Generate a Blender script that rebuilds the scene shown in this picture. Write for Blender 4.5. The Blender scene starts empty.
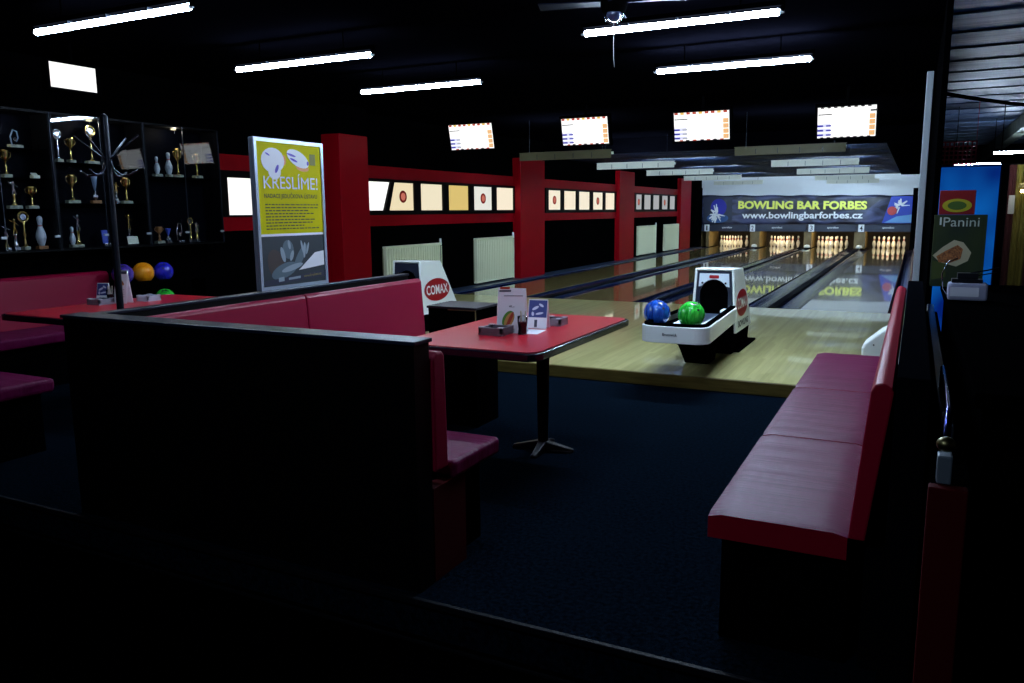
import bpy, math, random
from mathutils import Vector, Matrix
random.seed(7)
S = bpy.context.scene
COL = S.collection
PI = math.pi

# ------------------------------------------------------------------ materials
MAT = {}
def mat(name, col=(.5,.5,.5), rough=.5, metal=0, spec=.5, emit=None, es=0, coat=0, noise=None, bump=None, alpha=None):
    if name in MAT: return MAT[name]
    m = bpy.data.materials.new(name); m.use_nodes = True
    nt = m.node_tree; b = nt.nodes['Principled BSDF']
    b.inputs['Base Color'].default_value = (*col, 1)
    b.inputs['Roughness'].default_value = rough
    b.inputs['Metallic'].default_value = metal
    b.inputs['Specular IOR Level'].default_value = spec
    b.inputs['Coat Weight'].default_value = coat
    b.inputs['Coat Roughness'].default_value = .08
    if emit:
        b.inputs['Emission Color'].default_value = (*emit, 1)
        b.inputs['Emission Strength'].default_value = es
    tc = nt.nodes.new('ShaderNodeTexCoord')
    if noise:          # (scale xyz, second colour, detail)
        sc, c2, det = noise
        mp = nt.nodes.new('ShaderNodeMapping'); mp.inputs['Scale'].default_value = sc
        nt.links.new(tc.outputs['Object'], mp.inputs['Vector'])
        n = nt.nodes.new('ShaderNodeTexNoise'); n.inputs['Scale'].default_value = 1; n.inputs['Detail'].default_value = det
        nt.links.new(mp.outputs[0], n.inputs['Vector'])
        r = nt.nodes.new('ShaderNodeValToRGB')
        r.color_ramp.elements[0].color = (*col, 1); r.color_ramp.elements[0].position = .35
        r.color_ramp.elements[1].color = (*c2, 1); r.color_ramp.elements[1].position = .65
        nt.links.new(n.outputs['Fac'], r.inputs[0]); nt.links.new(r.outputs[0], b.inputs['Base Color'])
    if bump:           # (scale xyz, strength, distance)
        sc, st, di = bump
        mp = nt.nodes.new('ShaderNodeMapping'); mp.inputs['Scale'].default_value = sc
        nt.links.new(tc.outputs['Object'], mp.inputs['Vector'])
        n = nt.nodes.new('ShaderNodeTexNoise'); n.inputs['Scale'].default_value = 1; n.inputs['Detail'].default_value = 4
        nt.links.new(mp.outputs[0], n.inputs['Vector'])
        bp = nt.nodes.new('ShaderNodeBump'); bp.inputs['Strength'].default_value = st; bp.inputs['Distance'].default_value = di
        nt.links.new(n.outputs['Fac'], bp.inputs['Height']); nt.links.new(bp.outputs[0], b.inputs['Normal'])
    MAT[name] = m
    return m

def emat(name, col, s):
    if name in MAT: return MAT[name]
    m = bpy.data.materials.new(name); m.use_nodes = True
    nt = m.node_tree; nt.nodes.clear()
    e = nt.nodes.new('ShaderNodeEmission'); e.inputs[0].default_value = (*col, 1); e.inputs[1].default_value = s
    o = nt.nodes.new('ShaderNodeOutputMaterial'); nt.links.new(e.outputs[0], o.inputs[0])
    MAT[name] = m; return m

def boards(name, c1, c2, rough, w=.027, coat=0, gap=.35):
    """maple boards running along Y, each a slightly different tone"""
    m = bpy.data.materials.new(name); m.use_nodes = True
    nt = m.node_tree; N = nt.nodes; L = nt.links; b = N['Principled BSDF']
    tc = N.new('ShaderNodeTexCoord'); sp = N.new('ShaderNodeSeparateXYZ'); L.new(tc.outputs['Object'], sp.inputs[0])
    d = N.new('ShaderNodeMath'); d.operation = 'DIVIDE'; d.inputs[1].default_value = w; L.new(sp.outputs[0], d.inputs[0])
    f = N.new('ShaderNodeMath'); f.operation = 'FLOOR'; L.new(d.outputs[0], f.inputs[0])
    wn0 = N.new('ShaderNodeTexWhiteNoise'); wn0.noise_dimensions = '1D'; L.new(f.outputs[0], wn0.inputs['W'])
    ya = N.new('ShaderNodeMath'); ya.operation = 'MULTIPLY_ADD'; ya.inputs[1].default_value = 1.3
    L.new(wn0.outputs['Value'], ya.inputs[0]); L.new(sp.outputs[1], ya.inputs[2])
    yf = N.new('ShaderNodeMath'); yf.operation = 'DIVIDE'; yf.inputs[1].default_value = 1.3; L.new(ya.outputs[0], yf.inputs[0])
    yfl = N.new('ShaderNodeMath'); yfl.operation = 'FLOOR'; L.new(yf.outputs[0], yfl.inputs[0])
    cb = N.new('ShaderNodeCombineXYZ'); L.new(f.outputs[0], cb.inputs[0]); L.new(yfl.outputs[0], cb.inputs[1])
    wn = N.new('ShaderNodeTexWhiteNoise'); L.new(cb.outputs[0], wn.inputs['Vector'])
    r = N.new('ShaderNodeValToRGB'); r.color_ramp.elements[0].color = (*c1, 1); r.color_ramp.elements[1].color = (*c2, 1)
    L.new(wn.outputs['Value'], r.inputs[0])
    mp = N.new('ShaderNodeMapping'); mp.inputs['Scale'].default_value = (60, 2.5, 1); L.new(tc.outputs['Object'], mp.inputs[0])
    n = N.new('ShaderNodeTexNoise'); n.inputs['Scale'].default_value = 1; n.inputs['Detail'].default_value = 5; L.new(mp.outputs[0], n.inputs[0])
    mx = N.new('ShaderNodeMix'); mx.data_type = 'RGBA'; mx.blend_type = 'MULTIPLY'; mx.inputs[0].default_value = gap
    L.new(r.outputs[0], mx.inputs[6]); L.new(n.outputs['Fac'], mx.inputs[7]); L.new(mx.outputs[2], b.inputs['Base Color'])
    b.inputs['Roughness'].default_value = rough; b.inputs['Coat Weight'].default_value = coat
    b.inputs['Coat Roughness'].default_value = .03
    MAT[name] = m; return m

def glassmat(name, tint=(1,1,1), gl=.05, fres=1.45, clear=(1,1,1)):
    m = bpy.data.materials.new(name); m.use_nodes = True
    nt = m.node_tree; N = nt.nodes; L = nt.links; N.clear()
    t = N.new('ShaderNodeBsdfTransparent'); t.inputs[0].default_value = (*clear, 1)
    g = N.new('ShaderNodeBsdfGlossy'); g.inputs[0].default_value = (*tint, 1); g.inputs[1].default_value = gl
    f = N.new('ShaderNodeFresnel'); f.inputs[0].default_value = fres
    mx = N.new('ShaderNodeMixShader'); o = N.new('ShaderNodeOutputMaterial')
    L.new(f.outputs[0], mx.inputs[0]); L.new(t.outputs[0], mx.inputs[1]); L.new(g.outputs[0], mx.inputs[2]); L.new(mx.outputs[0], o.inputs[0])
    MAT[name] = m; return m

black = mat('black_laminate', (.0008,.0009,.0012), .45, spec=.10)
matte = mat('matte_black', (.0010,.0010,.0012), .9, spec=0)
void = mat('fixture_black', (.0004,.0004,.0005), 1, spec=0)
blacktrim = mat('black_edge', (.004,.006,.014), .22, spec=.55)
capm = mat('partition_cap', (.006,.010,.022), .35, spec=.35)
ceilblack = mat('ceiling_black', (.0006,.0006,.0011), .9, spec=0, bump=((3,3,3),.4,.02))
ceilblue = mat('ceiling_foil', (.0004,.0008,.003), .55, spec=.05, noise=((.9,1.4,1),(.003,.011,.040),4), bump=((1.3,5,1),1.0,.30))
plank = mat('bar_ceiling_planks', (.05,.08,.16), .45, noise=((1.2,9,1),(.12,.17,.28),5), bump=((2,14,1),.5,.02))
carpet = mat('carpet_navy', (.0009,.0021,.0038), .95, spec=0, noise=((55,55,55),(.0034,.0078,.0140),6), bump=((160,160,160),.6,.004))
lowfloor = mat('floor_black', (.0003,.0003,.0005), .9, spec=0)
maple = boards('approach_maple', (.62,.57,.22), (.84,.78,.33), .32, .035, 1.0)
maple.node_tree.nodes['Principled BSDF'].inputs['Coat Roughness'].default_value = .035
mapleedge = mat('approach_edge', (.07,.05,.010), .5, spec=.2, noise=((4,4,40),(.11,.08,.018),3))
lanewood = boards('lane_maple', (.26,.20,.075), (.36,.28,.11), .12, .027, .8, .3)
gutterm = mat('gutter_plastic', (.001,.005,.034), .16, spec=.45)
divm = mat('division_black', (.0015,.002,.004), .6, spec=.03)
redwall = mat('red_wall_paint', (.27,.0004,.006), .42, spec=.10)
redpanel = mat('red_panel', (.055,.0002,.0012), .8, spec=.1)
redvinyl = mat('red_vinyl', (.12,.0012,.042), .50, spec=.13, bump=((1.6,11,4),.5,.03))
redside = mat('red_vinyl_side', (.30,.0008,.016), .5, spec=.2)
redvinyl2 = mat('red_vinyl_smooth', (.27,.0006,.030), .42, spec=.28, bump=((3,3,3),.15,.01))
redtop = mat('red_table_laminate', (.50,.005,.020), .30, spec=.45)
whitep = mat('white_plastic', (.86,.90,.86), .35)
whitewall = mat('white_wall', (.80,.84,.88), .8)
cream = mat('radiator_enamel', (.74,.76,.52), .5)
alu = mat('brushed_aluminium', (.42,.46,.50), .38, .7)
steel = mat('chrome', (.6,.65,.72), .16, 1)
darkmetal = mat('dark_metal', (.03,.035,.045), .35, .8)
gold = mat('trophy_gold', (.80,.56,.20), .24, 1)
silver = mat('trophy_silver', (.75,.78,.85), .22, 1)
marble = mat('trophy_marble', (.45,.48,.36), .4, noise=((30,30,30),(.20,.22,.17),4))
wood = mat('trophy_wood', (.30,.13,.04), .5)
pinwhite = mat('pin_white', (.82,.76,.62), .3)
pinred = mat('pin_red_stripe', (.55,.02,.01), .4)
kick = mat('kickback_gold', (.20,.14,.05), .45, noise=((8,8,2),(.13,.09,.03),3))
pitdark = mat('pit_brown', (.030,.020,.012), .8)
navy = mat('masking_navy', (.012,.020,.048), .5)
paper = mat('white_paper', (.88,.88,.93), .7)
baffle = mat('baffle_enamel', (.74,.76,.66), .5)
glass = glassmat('cabinet_glass', (.9,.95,1), .015, 1.36, (.96,.97,.98))
tubeE = emat('tube_glow', (.60,.76,1.0), 105)
tubeL = emat('lane_tube_glow', (.60,.80,1.0), 230)
whiteE = emat('screen_white', (1,1,1), 1.25)

# ------------------------------------------------------------------ mesh builder
WL = {}                      # world location of every object
class MB:
    def __init__(s): s.v=[]; s.f=[]; s.m=[]; s.cm=0; s.sm=[]
    def add(s, vs, fs, smooth=False):
        n=len(s.v); s.v += [tuple(map(float,v)) for v in vs]
        for f in fs: s.f.append([i+n for i in f]); s.m.append(s.cm); s.sm.append(smooth)
        return s
    def mi(s,i): s.cm=i; return s
    def box(s,x0,x1,y0,y1,z0,z1):
        return s.hexa([(x0,y0,z0),(x1,y0,z0),(x1,y1,z0),(x0,y1,z0),(x0,y0,z1),(x1,y0,z1),(x1,y1,z1),(x0,y1,z1)])
    def hexa(s,p):
        return s.add(p,[(3,2,1,0),(4,5,6,7),(0,1,5,4),(1,2,6,5),(2,3,7,6),(3,0,4,7)])
    def prism(s,pts,ax,a,b,smooth=False):
        """pts: 2D outline in the two other axes (x,y | x,z | y,z), extruded along ax from a to b"""
        def P(p,t): return {'z':(p[0],p[1],t),'y':(p[0],t,p[1]),'x':(t,p[0],p[1])}[ax]
        n=len(pts); vs=[P(p,a) for p in pts]+[P(p,b) for p in pts]
        s.add(vs,[tuple(range(n))[::-1],tuple(range(n,2*n))])
        n0=len(s.v)-2*n
        for i in range(n):
            j=(i+1)%n; s.f.append([n0+i,n0+j,n0+n+j,n0+n+i]); s.m.append(s.cm); s.sm.append(smooth)
        return s
    def cyl(s,p,q,r,r2=None,n=16,cap=True):
        p=Vector(p);q=Vector(q);r2=r if r2 is None else r2
        d=(q-p).normalized(); a=d.orthogonal().normalized(); b=d.cross(a)
        vs=[p+(a*math.cos(t)+b*math.sin(t))*r for t in [2*PI*i/n for i in range(n)]]+[q+(a*math.cos(t)+b*math.sin(t))*r2 for t in [2*PI*i/n for i in range(n)]]
        s.add(vs,[(i,(i+1)%n,n+(i+1)%n,n+i) for i in range(n)],True)
        if cap: s.add(vs,[tuple(range(n))[::-1],tuple(range(n,2*n))])
        return s
    def lathe(s,prof,c,n=20,smooth=True,ax=None):
        cx,cy,cz=c; vs=[];fs=[]
        for r,z in prof:
            for i in range(n):
                t=2*PI*i/n; vs.append((cx+r*math.cos(t),cy+r*math.sin(t),cz+z))
        for k in range(len(prof)-1):
            for i in range(n):
                j=(i+1)%n; fs.append((k*n+i,k*n+j,(k+1)*n+j,(k+1)*n+i))
        fs.append(tuple(range(n))[::-1]); fs.append(tuple(range((len(prof)-1)*n,len(prof)*n)))
        return s.add(vs,fs,smooth)
    def sphere(s,c,r,n=24,sq=(1,1,1)):
        h=n//2; prof=[(max(1e-4,r*math.sin(PI*k/h)),-r*math.cos(PI*k/h)) for k in range(h+1)]
        vs=[];fs=[]
        for rr,z in prof:
            for i in range(n):
                t=2*PI*i/n; vs.append((c[0]+sq[0]*rr*math.cos(t),c[1]+sq[1]*rr*math.sin(t),c[2]+sq[2]*z))
        for k in range(h):
            for i in range(n):
                j=(i+1)%n; fs.append((k*n+i,k*n+j,(k+1)*n+j,(k+1)*n+i))
        return s.add(vs,fs,True)
    def tube(s,pts,r,n=8):
        pts=[Vector(p) for p in pts]; rings=[]; a=None
        for i,p in enumerate(pts):
            d=((pts[min(i+1,len(pts)-1)]-pts[max(i-1,0)])).normalized()
            if a is None: a=d.orthogonal().normalized()
            a=(a-d*a.dot(d)).normalized(); b=d.cross(a)
            rings.append([p+(a*math.cos(t)+b*math.sin(t))*r for t in [2*PI*k/n for k in range(n)]])
        vs=[v for R in rings for v in R]; fs=[]
        for k in range(len(pts)-1):
            for i in range(n):
                j=(i+1)%n; fs.append((k*n+i,k*n+j,(k+1)*n+j,(k+1)*n+i))
        fs.append(tuple(range(n))[::-1]); fs.append(tuple(range((len(pts)-1)*n,len(pts)*n)))
        return s.add(vs,fs,True)
    def flat(s,pts3): return s.add(pts3,[tuple(range(len(pts3)))])
    def build(s,name,mats,parent=None,bevel=0,seg=2,label=None,cat=None,group=None,kind=None,smooth=None):
        if not isinstance(mats,(list,tuple)): mats=[mats]
        if parent is None:
            xs=[v[0] for v in s.v];ys=[v[1] for v in s.v];zs=[v[2] for v in s.v]
            o3=Vector(((min(xs)+max(xs))/2,(min(ys)+max(ys))/2,min(zs)))
        else: o3=WL[parent.name]
        me=bpy.data.meshes.new(name); me.from_pydata([tuple(Vector(v)-o3) for v in s.v],[],s.f)
        for m in mats: me.materials.append(m)
        for i,p in enumerate(me.polygons): p.material_index=s.m[i]; p.use_smooth=s.sm[i]
        me.validate(); me.update()
        o=bpy.data.objects.new(name,me); COL.objects.link(o)
        if parent is None: o.location=o3
        else: o.parent=parent
        WL[o.name]=o3
        if bevel:
            b=o.modifiers.new('bevel','BEVEL'); b.width=bevel; b.segments=seg; b.limit_method='ANGLE'; b.angle_limit=math.radians(40)
            b.harden_normals=False
        tag(o,label,cat,group,kind)
        return o
def tag(o,label=None,cat=None,group=None,kind=None):
    if label: o['label']=label
    if cat: o['category']=cat
    if group: o['group']=group
    if kind: o['kind']=kind
    return o
def thing(name,loc,label,cat,group=None):
    o=bpy.data.objects.new(name,None); COL.objects.link(o); o.location=loc; o.empty_display_size=.1
    WL[o.name]=Vector(loc); return tag(o,label,cat,group)
def dup(o,loc=None,label=None,parent=None,rz=None,group=None):
    c=o.copy(); COL.objects.link(c)
    if parent is not None: c.parent=parent
    if loc is not None: c.location=loc; WL[c.name]=Vector(loc)
    if label: c['label']=label
    if group: c['group']=group
    if rz is not None: c.rotation_euler[2]=rz
    for ch in list(o.children): dup(ch,parent=c)
    return c
def structure(name,mb,m,bevel=0,parent=None):
    return mb.build(name,m,parent,bevel=bevel,kind='structure' if parent is None else None)
def bx(*a): return MB().box(*a)

def text_into(mb,body,org,u,v,width=None,height=None,depth=.002,offset=0,shear=0):
    """letters as geometry: org = lower left corner, u = reading direction, v = up"""
    cu=bpy.data.curves.new('t','FONT'); cu.body=body; cu.extrude=.0; cu.offset=offset; cu.shear=shear; cu.resolution_u=3
    ob=bpy.data.objects.new('t',cu); COL.objects.link(ob)
    bpy.context.view_layer.update()
    dg=bpy.context.evaluated_depsgraph_get(); me=bpy.data.meshes.new_from_object(ob.evaluated_get(dg))
    vs=[Vector(x.co) for x in me.vertices]; fs=[tuple(p.vertices) for p in me.polygons]
    bpy.data.objects.remove(ob); bpy.data.curves.remove(cu)
    if not vs: return mb
    x0=min(a.x for a in vs);x1=max(a.x for a in vs);y0=min(a.y for a in vs);y1=max(a.y for a in vs)
    sx=width/(x1-x0) if width else None; sy=height/(y1-y0) if height else None
    sx=sx or sy; sy=sy or sx
    u=Vector(u).normalized(); v=Vector(v).normalized(); org=Vector(org); nrm=u.cross(v)
    mb.add([org+u*((a.x-x0)*sx)+v*((a.y-y0)*sy)+nrm*depth for a in vs],fs)
    bpy.data.meshes.remove(me)
    return mb

def ellipse(cy,cz,ry,rz,n=28): return [(cy+ry*math.cos(2*PI*i/n),cz+rz*math.sin(2*PI*i/n)) for i in range(n)]

# ================================================================== setting
CEIL=2.70
structure('floor', bx(-6.6,4.2,-13.0,-8.83,-.30,-.25), lowfloor)
structure('floor', bx(-6.45,.86,-8.83,-4.92,-.30,-.10), carpet)
structure('floor', bx(.936,4.2,-8.87,19.6,-.30,-.25), lowfloor)
structure('trim_1', MB().box(-6.2,.85,-8.85,-8.83,-.12,-.096).box(-6.2,.85,-8.885,-8.875,-.25,-.235), mat('nosing',(.0022,.003,.005),.6,spec=.12), .003)
structure('floor', bx(-6.45,.86,-4.88,0,-.098,0), maple)                       # raised approach
structure('trim_2', bx(-6.45,.86,-4.92,-4.88,-.10,-.0005), mapleedge, .004)
structure('floor', bx(-6.45,.86,0,20.4,-.34,-.25), pitdark)
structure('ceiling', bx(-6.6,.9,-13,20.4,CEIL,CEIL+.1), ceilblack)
structure('ceiling', bx(-6.24,.25,4.2,18.34,2.44,2.50), ceilblue)
structure('trim_90', bx(-6.24,.86,4.14,4.19,2.42,CEIL-.001), ceilblack)
structure('trim_91', bx(.251,.86,4.2,18.34,2.40,2.50), ceilblack)
pb=MB()
for i in range(44):
    y=-6.0+i*.34; pb.box(.905,4.2,y,y+.325,2.62+.012*(i%2),2.70)
structure('ceiling', pb, plank)
structure('ceiling', bx(.9,4.2,-13,-6.0,CEIL,CEIL+.1), ceilblack)
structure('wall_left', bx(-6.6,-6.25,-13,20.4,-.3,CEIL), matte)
structure('wall_back', bx(-6.45,1.5,18.35,18.45,1.70,CEIL), whitewall)
structure('wall_pit', bx(-6.45,.95,20.3,20.4,-.3,1.75), pitdark)
structure('wall_right', bx(.865,.90,-5.2,18.3,-.3,CEIL), matte)
structure('wall_bar', bx(4.0,4.2,-13,19.6,-.3,CEIL), mat('bar_wall',(.02,.008,.006),.7))
structure('wall_bar_end', bx(.905,4.0,19.0,19.2,-.3,CEIL), mat('bar_wall_end',(.02,.02,.03),.7))
structure('wall_front', bx(-6.6,4.2,-13.1,-13.0,-.3,CEIL), matte)
structure('trim_3', bx(-6.43,-6.10,17.45,17.85,0,2.08), matte)
structure('trim_4', bx(.64,.78,17.45,17.85,0,1.95), matte)
# low divider wall beside the bar with its red end
structure('wall_low', bx(.852,.935,-9.06,-5.35,-.25,.655), matte)
structure('trim_5', bx(.842,.926,-9.10,-9.062,-.25,.665), redpanel, .004)
structure('trim_6', bx(.875,.912,-8.6,-5.3,.66,.70), mat('sill_steel',(.20,.26,.34),.3,.8), .004)
# upright post at the end of the lane wall
structure('trim_7', bx(.778,.818,-5.27,-5.205,-.10,2.17), mat('post_grey',(.50,.57,.60),.6,spec=.2), .004)
# red bands and columns of the left wall
def redband(n,y0,y1,z0,z1,xo=-6.225): structure('trim_%d'%n, bx(-6.26,xo,y0,y1,z0,z1), redwall, .004)
k=8
for y0,y1 in ((-4.6,-2.66),(-2.05,2.95),(4.1,8.9),(10.15,15.0)):
    redband(k,y0,y1,1.80,1.98); redband(k+1,y0,y1,1.12,1.28); k+=2
for y0,y1,xc in ((-2.66,-2.05,-5.96),(2.95,4.08,-6.08),(8.9,10.12,-6.12),(15.0,16.3,-6.12)):
    structure('trim_%d'%k, bx(-6.27,xc,y0,y1,0,2.33), redwall, .006); k+=1
    structure('trim_%d'%k, bx(-6.27,xc,y0,y1,2.33,CEIL), matte); k+=1

# lit upper windows
creamE=[emat('pane_a',(1,.99,.97),1.25),emat('pane_b',(.93,.80,.52),.92),emat('pane_c',(.95,.85,.62),.92),emat('pane_d',(.80,.60,.20),.88),emat('pane_e',(.88,.88,.80),.9),emat('pane_f',(1,.88,.68),.95),emat('pane_g',(.97,.88,.70),.95),emat('pane_h',(.62,.64,.66),.62)]
logoR=mat('pane_logo_red',(.5,.01,.01),.6); logoP=emat('pane_logo_pink',(.9,.25,.18),.6)
wn=[0]
def window(poly,pane,logo=False,frame=None):
    """poly: outline (y,z) of the pane; frame: bounds of the black surround"""
    wn[0]+=1
    y0,y1,z0,z1=frame
    r=bpy.data.objects.new('window_%d'%wn[0],None); COL.objects.link(r); r.location=(-6.22,(y0+y1)/2,z0); r['kind']='structure'
    WL[r.name]=Vector(r.location)
    # frame ring with the pane shape cut out
    fr=MB()
    py0=min(p[0] for p in poly);py1=max(p[0] for p in poly);pz0=min(p[1] for p in poly);pz1=max(p[1] for p in poly)
    fr.box(-6.25,-6.205,y0,y1,pz1,z1).box(-6.25,-6.205,y0,y1,z0,pz0)
    if py0-y0>.005: fr.box(-6.25,-6.205,y0,py0,pz0,pz1)
    if y1-py1>.005: fr.box(-6.25,-6.205,py1,y1,pz0,pz1)
    fr.build('window_frame',black,r)
    MB().prism(poly,'x',-6.245,-6.235).build('pane',pane,r)
    if logo:
        cy=(py0+py1)/2+.03; cz=(z0+z1)/2+.01
        a=MB().prism(ellipse(cy,cz,.10,.092),'x',-6.234,-6.232).build('logo_ring',logoR,r)
        MB().prism(ellipse(cy,cz,.062,.058),'x',-6.231,-6.230).prism([(cy-.02,cz-.05),(cy+.02,cz-.05),(cy+.02,cz+.05),(cy-.02,cz+.05)],'x',-6.2295,-6.229).build('logo_figure',logoP,r)
def rect(a,b,z0=1.345,z1=1.755): return [(a,z0),(b,z0),(b,z1),(a,z1)]
window(rect(-4.36,-3.35,1.30,1.72),creamE[0],frame=(-4.55,-3.25,1.28,1.80))
window([(-2.0,1.345),(-1.36,1.345),(-1.17,1.755),(-2.0,1.755)],creamE[0],frame=(-2.08,-1.17,1.28,1.80))
window([(-1.17,1.345),(-.55,1.345),(-.55,1.755),(-1.10,1.755),(-1.17,1.60)],creamE[1],True,frame=(-1.17,-.46,1.28,1.80))
structure('trim_%d'%k, MB().hexa([(-6.24,-1.36,1.34),(-6.20,-1.36,1.34),(-6.20,-1.24,1.34),(-6.24,-1.24,1.34),(-6.24,-1.18,1.76),(-6.20,-1.18,1.76),(-6.20,-1.09,1.76),(-6.24,-1.09,1.76)]), black); k+=1
for a,b,p,l,f0,f1 in ((-.37,.30,2,0,-.46,.39),(.48,1.17,3,0,.39,1.25),(1.34,2.04,4,1,1.25,2.12),(2.20,2.92,5,0,2.12,2.98),
                      (4.57,5.25,6,1,4.42,5.33),(5.42,6.14,5,0,5.33,6.22),(6.30,7.02,6,0,6.22,7.11),(7.21,7.92,6,1,7.11,8.0),(8.08,8.80,5,0,8.0,8.88),
                      (10.56,11.12,7,1,10.42,11.21),(11.31,11.99,7,0,11.21,12.09),(12.19,12.87,7,0,12.09,12.99),(13.12,13.80,7,1,12.99,13.9),(13.99,14.64,7,0,13.9,14.75)):
    window(rect(a,b),creamE[p],bool(l),frame=(f0,f1,1.28,1.80))

# ================================================================== lanes
LC=[-5.18,-3.39,-1.79,0.0]; LW=.527
for i,c in enumerate(LC):
    b=MB().box(c-LW,c+LW,0.002,19.35,-.08,0)
    lane=b.build('bowling_lane',lanewood,label='glossy maple bowling lane running to the pins under number %d'%(i+1),cat='bowling lane',group='bowling lanes')
    tag(lane,kind=None)
def gutter(x0,x1,label):
    cx=(x0+x1)/2; w=(x1-x0)/2; n=10; prof=[]
    for i in range(n+1):
        t=PI*i/n; prof.append((cx-w*math.cos(t),-.012-.05*math.sin(t)))
    out=prof+[(x1,-.10),(x0,-.10)]
    return MB().prism(out,'y',.01,19.3,smooth=False).build('gutter',gutterm,label=label,cat='gutter',group='lane gutters')
def division(x0,x1,z1,label):
    m=MB(); m.prism([(x0,-.10),(x1,-.10),(x1,z1-.02),(x1-.02,z1),(x0+.02,z1),(x0,z1-.02)],'y',.02,17.9)
    return m.build('lane_divider',divm,label=label,cat='lane divider',group='lane dividers')
gutter(-5.18-LW-.24,-5.18-LW,'dark gutter along the left side of lane 1, next to the wall')
gutter(-5.18+LW,-5.18+LW+.29,'dark gutter along the right side of lane 1')
gutter(-3.39-LW-.29,-3.39-LW,'dark gutter along the left side of lane 2')
gutter(-3.39+LW,-3.39+LW+.235,'dark gutter along the right side of lane 2')
gutter(-1.79-LW-.235,-1.79-LW,'dark gutter along the left side of lane 3')
gutter(-1.79+LW,-1.79+LW+.30,'dark blue shiny gutter along the right side of lane 3')
gutter(-LW-.30,-LW,'dark blue shiny gutter along the left side of lane 4')
gutter(LW,LW+.235,'dark gutter along the right side of lane 4')
division(-4.363,-4.207,.012,'black capping between lanes 1 and 2')
division(-2.628,-2.552,.01,'narrow black capping between lanes 2 and 3')
division(-.963,-.827,.012,'black capping between lanes 3 and 4')
structure('baseboard_left', bx(-6.25,-5.947,.02,17.4,-.1,.02), mat('lane_edge_blue',(.03,.045,.085),.3,spec=.7), .006)
structure('baseboard_right', bx(.762,.865,.02,17.4,-.1,.05), mat('lane_edge_maroon',(.10,.006,.012),.3), .006)

# ---- pins: all 40 individually
pp=[(.028,0),(.031,.004),(.045,.045),(.058,.095),(.0605,.115),(.056,.15),(.042,.20),(.028,.235),(.0235,.255),(.0245,.28),(.030,.31),(.0325,.335),(.030,.358),(.018,.375),(.004,.381)]
def pin_proto():
    m=MB(); m.lathe(pp,(0,0,0),16)
    m.cm=1
    m.lathe([(.0275,.238),(.0245,.252),(.0243,.258)],(0,0,0),16); m.lathe([(.0252,.268),(.0258,.284)],(0,0,0),16)
    return m
pos=[('the front head pin',0,0),('second row, left',-.1525,.264),('second row, right',.1525,.264),('third row, left',-.305,.528),('third row, middle',0,.528),('third row, right',.305,.528),
     ('back row, far left',-.4575,.792),('back row, inner left',-.1525,.792),('back row, inner right',.1525,.792),('back row, far right',.4575,.792)]
proto=None
for i,c in enumerate(LC):
    for nm,dx,dy in pos:
        L='white bowling pin on the %s, %s'%(['leftmost lane','second lane from the left','third lane from the left','rightmost lane'][i],nm)
        loc=(c+dx,18.29+dy,0)
        if proto is None:
            proto=pin_proto().build('bowling_pin',[pinwhite,pinred]); proto.location=loc; tag(proto,L,'bowling pin','bowling pins at the end of lane 1')
        else:
            o=proto.copy(); COL.objects.link(o); o.location=loc; o['label']=L; o['group']='bowling pins at the end of lane %d'%(i+1)

# ---- pit: kickbacks, masking units, banner
for x0,x1,L in ((-6.27,-6.14,'gold wall panel at the far left of the pin deck'),(-5.98,-5.86,'narrow gold panel just left of the lane 1 pins'),(-4.42,-4.10,'gold panel between the pins of lanes 1 and 2'),
              (-2.63,-2.38,'gold panel between the pins of lanes 2 and 3'),(-1.04,-.69,'gold panel between the pins of lanes 3 and 4'),(.70,.80,'gold panel right of the lane 4 pins')):
    r=thing('kickback_panel',((x0+x1)/2,18.1,0),L,'pin deck panel','gold panels between the pin decks')
    MB().box(max(x0,-6.245),x1,18.041,19.6,0.0,.60).build('side_board',kick,r,bevel=.01)
    if x1-x0>.2: MB().lathe([(.10,0),(.10,.05),(.07,.09),(.02,.105)],((x0+x1)/2,17.97,.013),16).build('end_cap',whitep,r)
xs=[(-6.12,-4.50),(-4.48,-2.56),(-2.53,-.99),(-.97,.76)]
nx=[(-6.02,-5.84),(-4.42,-4.25),(-2.48,-2.30),(-.92,-.74)]
tx=[(-5.40,-5.02),(-3.69,-3.32),(-1.89,-1.52),(-.20,.15)]
numw=mat('number_white',(.85,.88,.92),.6); numk=mat('number_black',(.01,.01,.015),.6)
for i in range(4):
    a,b=xs[i]
    r=thing('masking_unit',((a+b)/2,17.95,.56),'dark navy masking board with white number tile %d above the pins'%(i+1),'masking board','masking boards above the pin decks')
    MB().box(a,b,17.95,18.04,.56,.80).build('board',navy,r,bevel=.004)
    n0,n1=nx[i]
    t=MB().box(n0,n1,17.93,17.95,.555,.80).build('number_tile',numw,r)
    text_into(MB(),str(i+1),(n0+(.045 if i else .065),17.928,.59),(1,0,0),(0,0,1),n1-n0-(.09 if i else .13),.17,offset=.008).build('digit',numk,t)
    text_into(MB(),'sportfest',(tx[i][0],17.946,.65),(1,0,0),(0,0,1),.36,.075,offset=.01,shear=.2).build('lettering',numw,r)
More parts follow.
